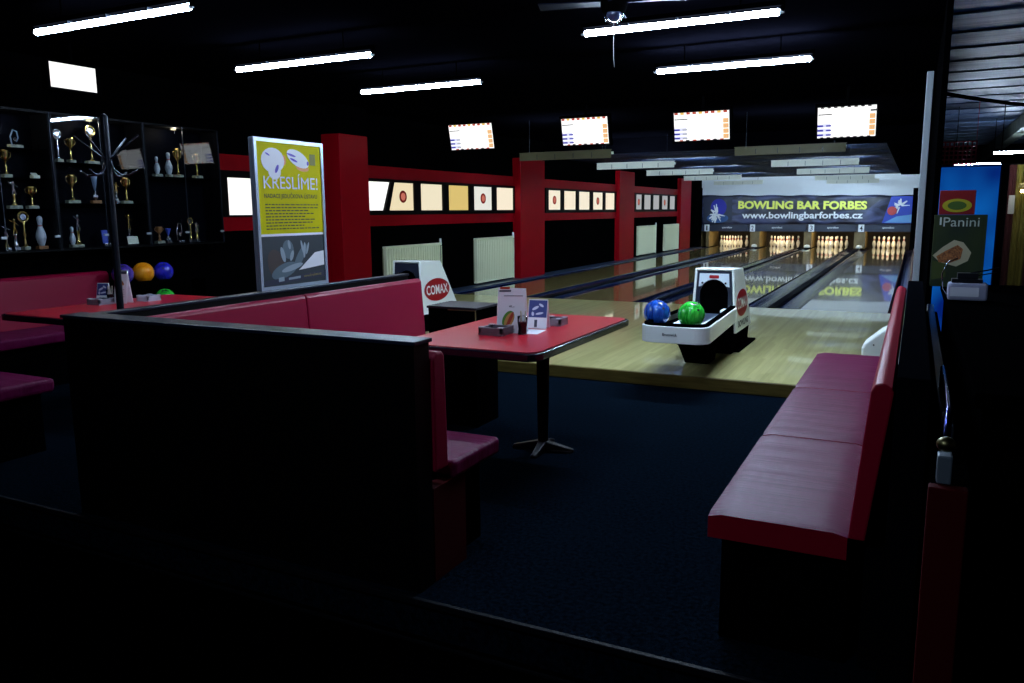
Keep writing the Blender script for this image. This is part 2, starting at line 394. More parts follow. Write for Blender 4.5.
# banner
def bannermat():
    m=bpy.data.materials.new('banner_cloth'); m.use_nodes=True; nt=m.node_tree; N=nt.nodes; L=nt.links; b=N['Principled BSDF']
    tc=N.new('ShaderNodeTexCoord'); mp=N.new('ShaderNodeMapping'); mp.inputs['Scale'].default_value=(.55,1,1.6); L.new(tc.outputs['Object'],mp.inputs[0])
    n=N.new('ShaderNodeTexNoise'); n.inputs['Scale'].default_value=1.3; n.inputs['Detail'].default_value=3; n.inputs['Distortion'].default_value=1.6; L.new(mp.outputs[0],n.inputs[0])
    r=N.new('ShaderNodeValToRGB'); e=r.color_ramp.elements; e[0].position=.44; e[0].color=(.004,.006,.022,1); e[1].position=.74; e[1].color=(.085,.105,.25,1)
    L.new(n.outputs['Fac'],r.inputs[0]); L.new(r.outputs[0],b.inputs['Base Color']); b.inputs['Roughness'].default_value=.5
    MAT['banner_cloth']=m; return m
bt=thing('banner',(-2.7,17.95,.80),'long dark blue vinyl banner with the bar name above the pins','banner')
nxs,nzs=96,10; vs=[];fs=[]
def by(x,t): return 17.93-.03*abs(math.sin(x*2.1+t*3.0))*(1-.3*t)-.02*math.sin(x*5.3-t*4)
for j in range(nzs+1):
    t=j/nzs
    for i in range(nxs+1):
        s=i/nxs; x=-6.14+6.86*s
        ztop=1.83-.10*s+.012*math.sin(s*40); z=.81+(ztop-.81)*t
        vs.append((x,by(x,t),z))
for j in range(nzs):
    for i in range(nxs):
        a=j*(nxs+1)+i; fs.append((a,a+1,a+nxs+2,a+nxs+1))
b=MB(); b.add(vs,fs,True); bo=b.build('cloth',bannermat(),bt); bo.modifiers.new('s','SOLIDIFY').thickness=.004
yel=mat('banner_yellow',(.88,.92,.16),.6); wht=mat('banner_white',(.85,.88,.92),.6)
def sq(mb,f):        # bend letters onto the tilt of the banner top edge
    mb.v=[(x,y,z+f*(x+2.7)) for x,y,z in mb.v]; return mb
m1=text_into(MB(),'BOWLING BAR FORBES',(-4.84,17.865,1.31),(1,0,0),(0,0,1),4.15,.28,offset=.045); sq(m1,-.013).build('title_lettering',yel,bt)
m2=text_into(MB(),'www.bowlingbarforbes.cz',(-4.70,17.865,.93),(1,0,0),(0,0,1),3.9,.30,offset=.026); sq(m2,-.003).build('address_lettering',wht,bt)
# little pictures at the ends of the banner (ball bursting through pins)
def burst(cx,cz,R,n,seed,flip):
    rd=random.Random(seed); m=MB()
    for q in range(n):
        a=rd.uniform(0,2*PI); r0=rd.uniform(0,.35)*R; r1=rd.uniform(.5,1)*R; w=rd.uniform(.02,.055)
        c,s=math.cos(a),math.sin(a)
        y=17.866-.001*q
        m.flat([(cx+c*r0-s*w,y,cz+s*r0+c*w),(cx+c*r0+s*w,y,cz+s*r0-c*w),(cx+c*r1+s*w*.4,y,cz+s*r1-c*w*.4),(cx+c*r1-s*w*.4,y,cz+s*r1+c*w*.4)])
    return m
bluep=mat('picture_blue',(.008,.012,.36),.5); lblue=mat('picture_light_blue',(.02,.09,.28),.5); dkb=mat('picture_dark',(.012,.02,.05),.5)
MB().flat([(-6.05,17.872,.86),(-5.05,17.872,.86),(-5.05,17.872,1.76),(-6.05,17.872,1.76)]).build('left_picture',dkb,bt)
MB().flat([(x,17.868,z) for x,z in ellipse(-5.52,1.40,.28,.30)]).build('picture_ball',bluep,bt)
burst(-5.58,1.16,.36,13,3,0).build('picture_pins',wht,bt)
MB().flat([(x,17.869,z) for x,z in ellipse(-5.55,1.02,.38,.16)]).build('picture_glow',lblue,bt)
MB().flat([(-.22,17.872,.84),(.69,17.872,.84),(.69,17.872,1.70),(.02,17.872,1.70)]).build('right_picture',mat('picture_blue2',(.02,.06,.50),.5),bt)
MB().flat([(-.15,17.868,.86),(.66,17.868,.86),(.66,17.868,1.12),(.2,17.868,1.06)]).build('picture_glow',mat('picture_sky',(.15,.40,.75),.5),bt)
burst(.28,1.40,.30,9,9,0).build('picture_pins',wht,bt)
MB().flat([(x,17.85,z) for x,z in ellipse(.06,1.24,.14,.14)]).build('picture_ball',mat('picture_red',(.55,.06,.06),.5),bt)
# warm lamps behind the masking boards
for i,c in enumerate(LC):
    r=thing('pin_lamp',(c,18.10,.60),'warm tube lamp hidden behind the masking board of lane %d'%(i+1),'lamp','lamps lighting the pins')
    MB().box(c-.52,c+.52,18.041,18.20,.64,.67).build('housing',whitep,r)
    MB().cyl((c-.5,18.14,.625),(c+.5,18.14,.625),.013).build('tube',emat('pin_tube',(1,.80,.48),120),r)

# ================================================================== lane baffles with their tubes
def baffle_unit(cx,y,L):
    baffle=mat('baffle_shaded',(.13,.12,.06),.6) if y<1.2 else MAT['baffle_enamel']  # pair nearest the seats: lack of light put into the shield colour
    r=thing('lane_light',(cx,y,2.09),L,'ceiling light','shielded tube lights over the lanes')
    m=MB()
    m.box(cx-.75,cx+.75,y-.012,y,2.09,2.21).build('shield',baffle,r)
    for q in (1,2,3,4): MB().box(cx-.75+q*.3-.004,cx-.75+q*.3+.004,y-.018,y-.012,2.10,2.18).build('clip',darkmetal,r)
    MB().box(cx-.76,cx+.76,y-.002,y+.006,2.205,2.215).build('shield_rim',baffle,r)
    t=MB().cyl((cx-.72,y+.09,2.165),(cx+.72,y+.09,2.165),.016).build('tube',tubeL,r)
    for sx in (-1,1):
        MB().cyl((cx+sx*.72,y+.09,2.165),(cx+sx*.75,y+.09,2.165),.02).build('lamp_holder',whitep,r)
        MB().box(cx+sx*.70-.01,cx+sx*.70+.01,y,y+.10,2.135,2.145).build('bracket',darkmetal,r)
        MB().cyl((cx+sx*.6,y+.03,2.14),(cx+sx*.6,y+.03,CEIL),.004,n=6).build('hanger',darkmetal,r)
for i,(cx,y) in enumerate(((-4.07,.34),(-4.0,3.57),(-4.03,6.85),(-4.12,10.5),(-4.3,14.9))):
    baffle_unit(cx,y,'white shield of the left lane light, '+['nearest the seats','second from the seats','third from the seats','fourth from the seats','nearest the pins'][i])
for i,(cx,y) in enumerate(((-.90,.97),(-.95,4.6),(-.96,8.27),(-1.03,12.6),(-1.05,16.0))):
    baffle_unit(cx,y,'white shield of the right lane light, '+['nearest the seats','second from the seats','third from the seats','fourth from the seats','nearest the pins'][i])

# ================================================================== fluorescent battens over the seating
def batten(x0,x1,y,z,L,st=105,r=.0195):
    em=emat('tube_glow_%d'%st,(.58,.75,1.0),st)
    o=thing('tube_light',((x0+x1)/2,y,z+.07),L,'ceiling light','bare tube lights over the seats')
    MB().box(x0,x1,y-.018,y+.018,z+.035,z+.065).build('housing',void,o,bevel=.004)
    MB().cyl((x0+.03,y,z),(x1-.03,y,z),r,n=20).build('tube',em,o)
    for xx,s in ((x0,1),(x1,-1)):
        MB().cyl((xx,y,z),(xx+s*.03,y,z),.010,.015).build('end_cap',alu,o)
        MB().box(xx+min(0,s*.02),xx+max(0,s*.02),y-.012,y+.012,z,z+.05).build('lamp_holder',void,o)
    for q in (.25,.5,.75):
        xx=x0+(x1-x0)*q; MB().box(xx-.006,xx+.006,y-.02,y+.02,z+.012,z+.035).build('clip',darkmetal,o)
    for q in (.2,.8):
        xx=x0+(x1-x0)*q; MB().cyl((xx,y,z+.065),(xx,y,CEIL),.004,n=8).build('hanger',void,o)
batten(-4.50,-3.04,-7.62,2.50,'lit white tube light at the top left, nearest the trophy cabinets',70)
batten(-4.40,-2.98,-5.96,2.50,'lit white tube light, middle one of the left row',110)
batten(-4.28,-2.88,-4.42,2.50,'lit white tube light, far small one of the left row',130)
batten(-1.34,-.02,-5.85,2.50,'long lit white tube light below the ceiling fan',150)
batten(-1.34,-.03,-4.14,2.50,'lit white tube light above the approach, behind the fan one',620)
batten(-1.34,-.02,-7.60,2.50,'tube light over the centre booth, above the near table',120)
batten(-1.34,-.02,-11.2,2.50,'tube light over the aisle in front of the booths',110)

# ceiling fan
f=thing('ceiling_fan',(-1.02,-6.10,2.52),'small ceiling fan with dark glass dome and hanging pull cord','ceiling fan')
MB().lathe([(.05,.03),(.075,.04),(.085,.07),(.085,.13),(.05,.18)],(-1.02,-6.10,2.52),24).build('motor',matte,f)
MB().sphere((-1.02,-6.10,2.545),.05,24).build('lamp_dome',mat('fan_dome',(.03,.04,.09),.12,spec=.8),f)
MB().tube([(-1.02+.064*math.cos(t),-6.10,2.55-.066*math.sin(t)) for t in [PI*i/14 for i in range(15)]],.0022,6).build('wire_ring',steel,f)
MB().tube([(-1.02,-6.1,2.49),(-1.02,-6.1,2.35),(-1.018,-6.1,2.27),(-1.012,-6.1,2.22)],.0022,6).build('pull_cord',mat('cord',(.5,.5,.48),.6),f)
for q in range(4):
    a=q*PI/2+.25; c,s=math.cos(a),math.sin(a)
    P=lambda r,w,z:(-1.02+c*r-s*w,-6.10+s*r+c*w,z)
    MB().hexa([P(.07,-.03,2.60),P(.48,-.055,2.60),P(.48,.055,2.615),P(.07,.03,2.615),P(.07,-.03,2.607),P(.48,-.055,2.607),P(.48,.055,2.622),P(.07,.03,2.622)]).build('blade',mat('fan_blade',(.0012,.003,.012),.6,spec=.1),f,bevel=.003)

# ================================================================== score monitors
sb=emat('score_blue',(.06,.05,.75),.55); so=emat('score_orange',(1,.55,.22),.95); sl=emat('score_lilac',(.72,.74,1),1.05); sr=emat('score_red',(.75,.10,.06),.7); sk=emat('score_dark',(.01,.01,.03),.3); sy=emat('score_amber',(1,.62,.12),.9)
sg=emat('score_grey',(.55,.58,.62),.8)
def monitor(cx,cz,w,kind,L,y=-1.0,tilt=14):
    h=.345; r=thing('score_monitor',(cx,y,cz-h/2),L,'monitor','score monitors above the lanes')
    ct,st=math.cos(math.radians(tilt)),math.sin(math.radians(tilt))
    def T(u,d,v): # u right, v up (centre), d towards the players
        return (cx+u, y-st*v-ct*d, cz+ct*v-st*d)
    def Bx(m,u0,u1,d0,d1,v0,v1):
        return m.hexa([T(u0,d0,v0),T(u1,d0,v0),T(u1,d1,v0),T(u0,d1,v0),T(u0,d0,v1),T(u1,d0,v1),T(u1,d1,v1),T(u0,d1,v1)])
    W=w/2; H=h/2
    Bx(MB(),-W-.03,W+.03,.004,-.07,-H-.03,H+.03).build('casing',matte,r,bevel=.008)
    m=MB()
    def Q(mi,u0,u1,v0,v1,d):
        m.cm=mi; m.flat([T(u0*W,d,v0*H),T(u1*W,d,v0*H),T(u1*W,d,v1*H),T(u0*W,d,v1*H)])
    Q(0,-1,1,-1,1,.008)
    for q,v in enumerate((-.80,-.50,-.20)):
        Q(3,-1,-.55,v-.10,v+.12,.009)
        Q(1,-1,-.80,v-.06,v+.05,.010); Q(1 if kind else 6,-.70,-.52,v-.05,v+.04,.010)
    for q in range(4):
        v=-.82+q*.36; Q(2,.78,.97,v-.10,v+.20,.009)
        Q(6,.84,.86,v,v+.08,.010); Q(6,.92,.94,v,v+.08,.010)
    Q(5,-.98,-.5,.50,.56,.010)
    if kind!=1:
        rd=random.Random(int(cx*100))
        for q in range(9):
            u=-1+q*.222; Q(4 if q%3!=1 else 7,u+.02,u+.15,.86,1,.010)
        for q in range(7):
            u=-.8+q*.24+rd.uniform(-.03,.03); Q(5 if q%2 else 4,u,u+.13,-1,-.93,.010)
    else:
        for q in range(8):
            u=-.9+q*.23; Q(5,u,u+.12,.93,1,.010); Q(5,u,u+.12,-1,-.95,.010)
        Q(5,.80,1,.62,.72,.0105)
    for v in (.30,-.02,-.36,-.66): Q(6,-.45,.72,v,v+.018,.0105)
    m.build('screen',[whiteE,sb,so,sl,sr,sk,sg,sy],r)
    MB().cyl(T(0,-.05,.1),(cx,y+.05,CEIL),.02,n=12).build('mount_pole',matte,r)
monitor(-4.93,2.365,.69,0,'leftmost of the four lit score monitors above the lanes')
monitor(-3.21,2.355,.645,2,'lit score monitor second from the left above the lanes')
monitor(-1.67,2.34,.68,0,'lit score monitor third from the left above the lanes')
monitor(-.01,2.30,.62,1,'rightmost of the four lit score monitors above the lanes')
# blank white screen by the cabinets (faces +x)
t=thing('television',(-5.5,-6.63,2.32),'blank white lit television screen hanging above the trophy cabinets','television')
MB().box(-5.58,-5.505,-6.87,-6.39,2.31,2.55).build('casing',matte,t,bevel=.006)
MB().box(-5.505,-5.50,-6.845,-6.44,2.335,2.53).build('screen',whiteE,t)
MB().cyl((-5.54,-6.63,2.54),(-5.54,-6.63,CEIL),.015,n=10).build('mount_pole',matte,t)

# ================================================================== radiators
def radiator(y0,y1,z0,z1,L):
    r=thing('radiator',(-6.19,(y0+y1)/2,z0),L,'radiator','white radiators on the left wall')
    m=MB(); n=int(round((y1-y0)/.066)); w=(y1-y0)/n
    for q in range(n):
        a=y0+q*w; m.prism([(-6.225,a+w*.1),(-6.168,a+w*.14),(-6.155,a+w*.28),(-6.155,a+w*.52),(-6.168,a+w*.66),(-6.225,a+w*.70)],'z',z0+.03,z1-.03)
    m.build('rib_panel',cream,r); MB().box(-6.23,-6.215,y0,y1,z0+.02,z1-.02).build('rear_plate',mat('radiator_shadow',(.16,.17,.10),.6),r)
    MB().box(-6.225,-6.16,y0,y1,z1-.035,z1).build('top_grille',cream,r,bevel=.004)
    MB().box(-6.225,-6.16,y0,y1,z0,z0+.035).build('bottom_rail',cream,r,bevel=.004)
    MB().cyl((-6.19,y1+.03,z1-.04),(-6.19,y1+.03,z1+.07),.022,.018).build('valve',whitep,r)
    MB().cyl((-6.19,y1+.06,.0),(-6.19,y1+.06,z1-.05),.009,n=8).build('pipe',cream,r)
radiator(-1.42,.12,.06,.82,'white ribbed radiator behind the left ball return')
radiator(1.32,2.80,.05,.85,'white ribbed radiator left of the second red column')
radiator(10.66,12.42,.06,.88,'far white radiator just right of the third red column')
radiator(13.35,15.0,.06,.88,'farthest white radiator, beside the last red column')

# ================================================================== ball returns
logoRed=mat('logo_red',(.36,.006,.012),.4); logoW=mat('logo_white',(.85,.85,.82),.5); inkk=mat('ink_black',(.01,.01,.01),.5)
def outline(hw,yf,yb,rad,n=7):
    hb=hw-.056; pts=[(-hb,yb)]
    for i in range(n+1):
        t=PI+ (PI/2)*i/n; pts.append((-hw+rad+rad*math.cos(t),yf+rad+rad*math.sin(t)))
    for i in range(n+1):
        t=1.5*PI+(PI/2)*i/n; pts.append((hw-rad+rad*math.cos(t),yf+rad+rad*math.sin(t)))
    pts.append((hb,yb)); return pts
def ball_return(cx,L,sign=True):
    r=thing('ball_return',(cx,-3.9,0),L,'ball return','ball returns')
    X=lambda x:cx+x
    # hood: white shell, tapered upwards, sloping back
    yf,yr0,yr1=-3.80,-3.02,-3.36
    wb,wt,z0h=.212,.176,.20
    # side walls, top and back as one shell with hollow front
    def ring(ins):
        return [(X(-wb+ins),z0h),(X(-wt+ins),.79-ins),(X(wt-ins),.79-ins),(X(wb-ins),z0h)]
    so_,si_=ring(0),ring(.022)
    vs=[(x,yf,z) for x,z in so_]+[(x,yf,z) for x,z in si_]+[(so_[0][0],yr0,z0h),(so_[1][0],yr1,.77),(so_[2][0],yr1,.77),(so_[3][0],yr0,z0h)]
    vs+=[(si_[0][0],yr0-.03,z0h),(si_[1][0],yr1-.03,.74),(si_[2][0],yr1-.03,.74),(si_[3][0],yr0-.03,z0h)]
    fs=[(0,1,5,4),(1,2,6,5),(2,3,7,6),(0,8,9,1),(1,9,10,2),(2,10,11,3),(8,11,10,9),(4,5,13,12),(5,6,14,13),(6,7,15,14),(12,13,14,15)]
    m=MB(); m.add(vs,fs); h=m.build('hood',whitep,r,bevel=.014,seg=3)
    # dark face plate with arched mouth
    A=[( .130*math.cos(t),.545+.140*math.sin(t)) for t in [PI*i/18 for i in range(19)]]
    zb=.36; wz=lambda z:wb+(wt-wb)*(z-z0h)/.59-.026
    pl=[(X(-wz(zb)),zb),(X(-wz(.76)),.762),(X(wz(.76)),.762),(X(wz(zb)),zb),(X(.128),zb)]+[(X(a),b) for a,b in A]+[(X(-.128),zb)]
    MB().prism(pl,'y',yf+.004,yf+.020).build('face_plate',mat('plate_navy',(.012,.016,.032),.35),r)
    A2=[(.134*math.cos(t),.545+.144*math.sin(t)) for t in [PI*(.19+.62*i/14) for i in range(15)]]
    p2=[(X(-.140),.620),(X(-.132),.742),(X(.132),.742),(X(.140),.620)]+[(X(a),b) for a,b in A2]
    if sign: MB().prism(p2,'y',yf-.002,yf+.004).build('sign_plate',mat('sign_silver',(.70,.78,.84),.4),r)
    if sign: MB().prism([(X(a),b) for a,b in [(-.040,.698),(.040,.698),(.045,.712),(.040,.727),(-.040,.727),(-.045,.712)]],'y',yf-.004,yf-.002).build('badge',logoRed,r)
    for s in (-1,1): MB().prism([(X(s*.105+a*.010),.655+b*.010) for a,b in [(math.cos(2*PI*i/12),math.sin(2*PI*i/12)) for i in range(12)]],'y',yf-.010,yf-.002).build('screw',inkk,r)
    MB().box(X(-.13),X(.13),yf+.03,yf+.05,.30,.70).build('mouth',matte,r)
    # ovals on the two sides
    for s in (-1,1):
        c=math.atan2(wb-wt,.59); v=Vector((-s*math.sin(c),0,math.cos(c))); u=Vector((0,s,0))
        def P(yy,zz,d): return Vector((X(s*(wb+(wt-wb)*(zz-z0h)/.59+d)),yy,zz))
        MB().flat([tuple(P(-3.49+a,.455+b,.0025)) for a,b in [(s*.285*math.cos(t),.138*math.sin(t)) for t in [2*PI*i/30 for i in range(30)]]]).build('logo_border',logoW,r)
        lo=MB().flat([tuple(P(-3.49+a,.455+b,.004)) for a,b in [(s*.268*math.cos(t),.126*math.sin(t)) for t in [2*PI*i/30 for i in range(30)]]]).build('logo_oval',logoRed,r)
        o=P(-3.49-s*.225,.405,.005); text_into(MB(),'COMAX',o,u,v,.45,.105,offset=.018).build('logo_lettering',logoW,lo)
        o=P(-3.47-s*.24,.240,.004); text_into(MB(),'BOWLING',o,u,v,.48,.060,offset=.04,shear=.15).build('lettering',inkk,r)
    MB().hexa([(X(-.175),yf+.03,.0),(X(.175),yf+.03,0),(X(.175),-3.0,0),(X(-.175),-3.05,0),(X(-.195),yf+.03,.205),(X(.195),yf+.03,.205),(X(.195),-3.06,.205),(X(-.195),-3.06,.205)]).build('plinth',matte,r,bevel=.01)
    MB().box(X(-.22),X(.22),yf+.15,-2.80,0,.02).build('floor_flange',matte,r,bevel=.004)
    # tray
    fo=outline(.268,-5.20,-3.82,.12); fi=outline(.240,-5.17,-3.82,.10)
    def ringprism(a,b,z0,z1):
        n=len(a); m=MB(); vs=[(X(p[0]),p[1],z) for z in (z0,z1) for p in a]+[(X(p[0]),p[1],z) for z in (z0,z1) for p in b]
        fs=[]
        for i in range(n-1):
            j=i+1; fs+=[(i,j,n+j,n+i),(2*n+j,2*n+i,3*n+i,3*n+j),(n+i,n+j,3*n+j,3*n+i),(j,i,2*n+i,2*n+j)]
        fs+=[(0,n,3*n,2*n),(n-1,2*n-1+0,4*n-1,3*n-1)]
        return m.add(vs,fs)
    ringprism(fo,fi,.305,.435).build('tray_rim',whitep,r,bevel=.005)
    ringprism(outline(.254,-5.185,-3.82,.11),outline(.215,-5.14,-3.82,.09),.435,.455).build('rubber_lip',matte,r,bevel=.004)
    MB().prism([(X(a),b) for a,b in fi],'z',.31,.385).build('tray_bed',matte,r)
    for x0,x1,y0,y1 in ((-.115,-.055,-4.95,-3.95),(.105,.165,-4.95,-3.95),):
        MB().box(X(x0),X(x1),y0,y1,.385,.402).build('rail',whitep,r,bevel=.004)
    MB().box(X(-.04),X(.09),-4.95,-3.95,.385,.392).build('channel',mat('channel_blue',(.03,.04,.07),.3),r)
    for x0 in (-.15,.10): MB().box(X(x0),X(x0+.07),-3.98,-3.84,.402,.43).build('stop_block',whitep,r,bevel=.004)
    text_into(MB(),'Brunswick',(X(-.075),-5.2025,.362),(1,0,0),(0,0,1),.115,.022,offset=.02).build('lettering',inkk,r)
    # pedestal
    MB().hexa([(X(-.115),-4.34,0),(X(.095),-4.34,0),(X(.095),-4.10,0),(X(-.115),-4.10,0),(X(-.15),-4.62,.31),(X(.125),-4.62,.31),(X(.125),-4.0,.31),(X(-.15),-4.0,.31)]).build('pedestal',matte,r,bevel=.008)
    MB().box(X(-.10),X(.10),-4.2,-3.7,.12,.31).build('duct',matte,r)
    MB().lathe([(.014,0),(.014,.02)],(X(-.12),-4.95,.29),12).build('foot_knob',inkk,r)
    return r
ball_return(-.84,'white ball return with a blue and a green ball in its tray')
ball_return(-4.205,'white ball return with red oval side logo, behind the red booth',False)

def ballmat(name,c1,c2,rough=.12):
    m=bpy.data.materials.new(name); m.use_nodes=True; nt=m.node_tree; N=nt.nodes; L=nt.links; b=N['Principled BSDF']
    tc=N.new('ShaderNodeTexCoord'); n=N.new('ShaderNodeTexNoise'); n.inputs['Scale'].default_value=14; n.inputs['Detail'].default_value=4; n.inputs['Distortion'].default_value=2
    mp=N.new('ShaderNodeMapping'); mp.inputs['Scale'].default_value=(1.6,1,.45); L.new(tc.outputs['Object'],mp.inputs[0]); L.new(mp.outputs[0],n.inputs[0])
    r=N.new('ShaderNodeValToRGB'); e=r.color_ramp.elements; e[0].position=.38; e[0].color=(*c1,1); e[1].position=.62; e[1].color=(*c2,1)
    L.new(n.outputs['Fac'],r.inputs[0]); L.new(r.outputs[0],b.inputs['Base Color']); b.inputs['Roughness'].default_value=rough; b.inputs['Coat Weight'].default_value=.5; b.inputs['Coat Roughness'].default_value=.05
    MAT[name]=m; return m
def ball(c,r,m,L,hole=(.3,-.5,.8),grp='bowling balls'):
    t=thing('bowling_ball',(c[0],c[1],c[2]-r),L,'bowling ball',grp)
    MB().sphere(c,r,32).build('shell',m,t)
    d=Vector(hole).normalized(); a=d.orthogonal().normalized(); b=d.cross(a)
    for ox,oy in ((0,0),(.03,.0),(.015,-.06)):
        p=(d*r+a*ox+b*oy).normalized()*(r+.0006)+Vector(c); q=(p-Vector(c)).normalized()
        MB().cyl(p-q*.004,p,.0105,n=14).build('finger_hole',inkk,t)
ball((-1.055,-4.88,.4945),.108,ballmat('ball_blue',(.004,.03,.24),(.02,.12,.60)),'marbled blue bowling ball in the ball return tray')
ball((-.775,-4.88,.4945),.108,ballmat('ball_green',(.01,.30,.02),(.06,.72,.07)),'bright green bowling ball in the ball return tray')

# ================================================================== seating
def cushion(mb,*a): return mb.box(*a)
# --- long bench on the right
r=thing('bench',(.45,-7.0,-.10),'long red upholstered bench on the right with tall black back panel','bench')
MB().box(.27,.66,-8.62,-5.40,-.10,.26).build('plinth',matte,r,bevel=.004)
for y0,y1 in ((-8.66,-7.625),(-7.612,-6.575),(-6.562,-5.37)):
    c=MB(); n=14
    # softly crowned cushion
    vs=[];fs=[]
    W,Hh=.42,.09; nx_,ny_=10,24
    for j in range(ny_+1):
        for i in range(nx_+1):
            u=i/nx_;v=j/ny_; e=min(u,1-u,.06)/.06; e2=min(v,1-v,.03)/.03
            z=.35-.010*(1-math.sin(PI/2*e))-.007*(1-math.sin(PI/2*e2))
            vs.append((.232+W*u,y0+(y1-y0)*v,z))
    N0=len(vs)
    for j in range(ny_):
        for i in range(nx_):
            a=j*(nx_+1)+i; fs.append((a,a+1,a+nx_+2,a+nx_+1))
    c.add(vs,fs,True)
    # skirt
    border=[i for i in range(nx_+1)]+[j*(nx_+1)+nx_ for j in range(1,ny_+1)]+[ny_*(nx_+1)+i for i in range(nx_-1,-1,-1)]+[j*(nx_+1) for j in range(ny_-1,0,-1)]
    bt_=[vs[i] for i in border]; m_=len(bt_); c.cm=1
    low=[(x,y,.262) for x,y,z in bt_]
    c.add(bt_+low,[(i,m_+i,m_+(i+1)%m_,(i+1)%m_) for i in range(m_)]+[tuple(range(m_,2*m_))])
    c.build('seat_cushion',[redvinyl,redside],r)
MB().prism([(.652,.33),(.700,.33),(.752,.79),(.745,.805),(.72,.818),(.70,.812),(.690,.79)],'y',-8.66,-5.37).build('backrest',mat('red_vinyl_back',(.34,.0010,.022),.5,spec=.2),r,bevel=.006)
MB().box(.756,.842,-8.72,-5.34,-.10,.85).box(.70,.756,-8.62,-5.40,-.10,.30).build('back_panel',mat('panel_black',(.0022,.0026,.0038),.8,spec=.0),r,bevel=.003)

# --- centre booth
r=thing('booth',(-1.9,-7.3,-.10),'red and black booth seating around the table nearest the camera','booth','booths')
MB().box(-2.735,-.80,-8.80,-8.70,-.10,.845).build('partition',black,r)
MB().box(-2.745,-.79,-8.81,-8.69,.845,.86).build('partition_cap',capm,r,bevel=.003)
MB().box(-2.785,-2.735,-8.69,-5.95,-.10,.83).build('side_partition',black,r)
MB().box(-2.795,-2.73,-8.69,-5.94,.83,.845).build('side_partition_cap',capm,r,bevel=.003)
MB().prism([(-2.733,.34),(-2.64,.34),(-2.67,.78),(-2.68,.798),(-2.70,.805),(-2.725,.79)],'y',-8.45,-7.205).build('backrest',redvinyl2,r,bevel=.010)
MB().prism([(-2.733,.34),(-2.64,.34),(-2.67,.78),(-2.68,.798),(-2.70,.805),(-2.725,.79)],'y',-7.20,-5.86).build('backrest',redvinyl2,r,bevel=.010)
MB().box(-2.75,-2.27,-8.15,-5.90,.26,.35).build('seat_cushion',redvinyl,r,bevel=.02,seg=3)
MB().box(-2.75,-2.30,-8.15,-5.92,-.10,.26).build('plinth',matte,r)
MB().prism([(-8.69,.34),(-8.59,.34),(-8.605,.78),(-8.62,.80),(-8.66,.80),(-8.69,.78)],'x',-2.60,-.79).build('backrest',redvinyl2,r,bevel=.010)
MB().box(-2.70,-.785,-8.56,-8.17,.275,.35).build('seat_cushion',redvinyl,r,bevel=.018,seg=3)
MB().box(-2.70,-.86,-8.69,-8.22,-.10,.275).build('plinth',matte,r)
MB().box(-.86,-.80,-8.69,-8.45,-.10,.275).build('end_panel',redpanel,r)
# --- low black cabinet beyond the table
r=thing('cabinet',(-1.97,-6.5,-.10),'low black cabinet with wood edge at the far end of the table','cabinet')
MB().box(-2.10,-1.74,-6.66,-6.36,-.10,.685).build('body',matte,r)
MB().box(-2.11,-1.73,-6.67,-6.35,.685,.70).build('top',mat('cabinet_top',(.010,.009,.016),.4),r,bevel=.002)
MB().box(-1.745,-1.738,-6.664,-6.66,.50,.685).box(-1.95,-1.738,-6.664,-6.66,.677,.685).build('wood_edge',mat('edge_wood',(.22,.16,.06),.5),r)

# --- left booth, partly out of frame
r=thing('booth',(-5.0,-7.3,-.10),'red booth seating at the left edge, under the trophy cabinets','booth','booths')
MB().prism([(-6.24,.34),(-6.05,.34),(-6.08,.76),(-6.10,.785),(-6.20,.785),(-6.24,.77)],'y',-9.2,-6.05).build('backrest',redvinyl2,r,bevel=.010)
MB().box(-6.05,-5.56,-9.2,-6.18,.26,.35).build('seat_cushion',redvinyl,r,bevel=.02,seg=3)
MB().box(-6.2,-5.60,-9.0,-6.19,-.10,.26).build('plinth',matte,r)
MB().box(-5.56,-3.80,-8.52,-8.17,.265,.35).build('seat_cushion',redvinyl,r,bevel=.025,seg=3)
MB().box(-5.6,-3.88,-8.60,-8.22,-.10,.265).build('plinth',matte,r)
MB().box(-5.9,-4.0,-8.72,-8.62,-.10,.84).build('partition',black,r)

# ================================================================== tables
def table(x0,x1,y0,y1,px,py,L):
    t=thing('table',(px,py,-.10),L,'table','red topped tables')
    def rr(i,rad=.07,n=6):
        pts=[]
        for (cx,cy,a0) in ((x0+i+rad,y0+i+rad,PI),(x1-i-rad,y0+i+rad,1.5*PI),(x1-i-rad,y1-i-rad,0),(x0+i+rad,y1-i-rad,.5*PI)):
            for q in range(n+1):
                a=a0+(PI/2)*q/n; pts.append((cx+rad*math.cos(a),cy+rad*math.sin(a)))
        return pts
    MB().prism(rr(0),'z',.605,.645).build('edge_band',blacktrim,t,bevel=.006)
    MB().prism(rr(.018),'z',.64,.650).build('tabletop',redtop,t)
    MB().cyl((px,py,-.07),(px,py,.605),.030,.042,20).build('pedestal',black,t)
    for q in range(4):
        a=PI/4*0+q*PI/2+.12; c,s=math.cos(a),math.sin(a)
        P=lambda r_,w,z:(px+c*r_-s*w,py+s*r_+c*w,z)
        MB().hexa([P(.02,-.03,-.10),P(.19,-.022,-.10),P(.19,.022,-.10),P(.02,.03,-.10),P(.02,-.025,-.04),P(.19,-.015,-.082),P(.19,.015,-.082),P(.02,.025,-.04)]).build('foot',mat('foot_black',(.0008,.001,.002),.3,spec=.3),t,bevel=.006)
    MB().box(px-.2,px+.2,py-.2,py+.2,.585,.605).build('mounting_plate',matte,t)
    return t
table(-1.63,-.785,-7.78,-6.36,-1.145,-6.92,'red topped table with black edge, nearest the camera')
table(-4.84,-3.98,-7.86,-6.42,-4.38,-7.1,'red topped table with black edge in the left booth')

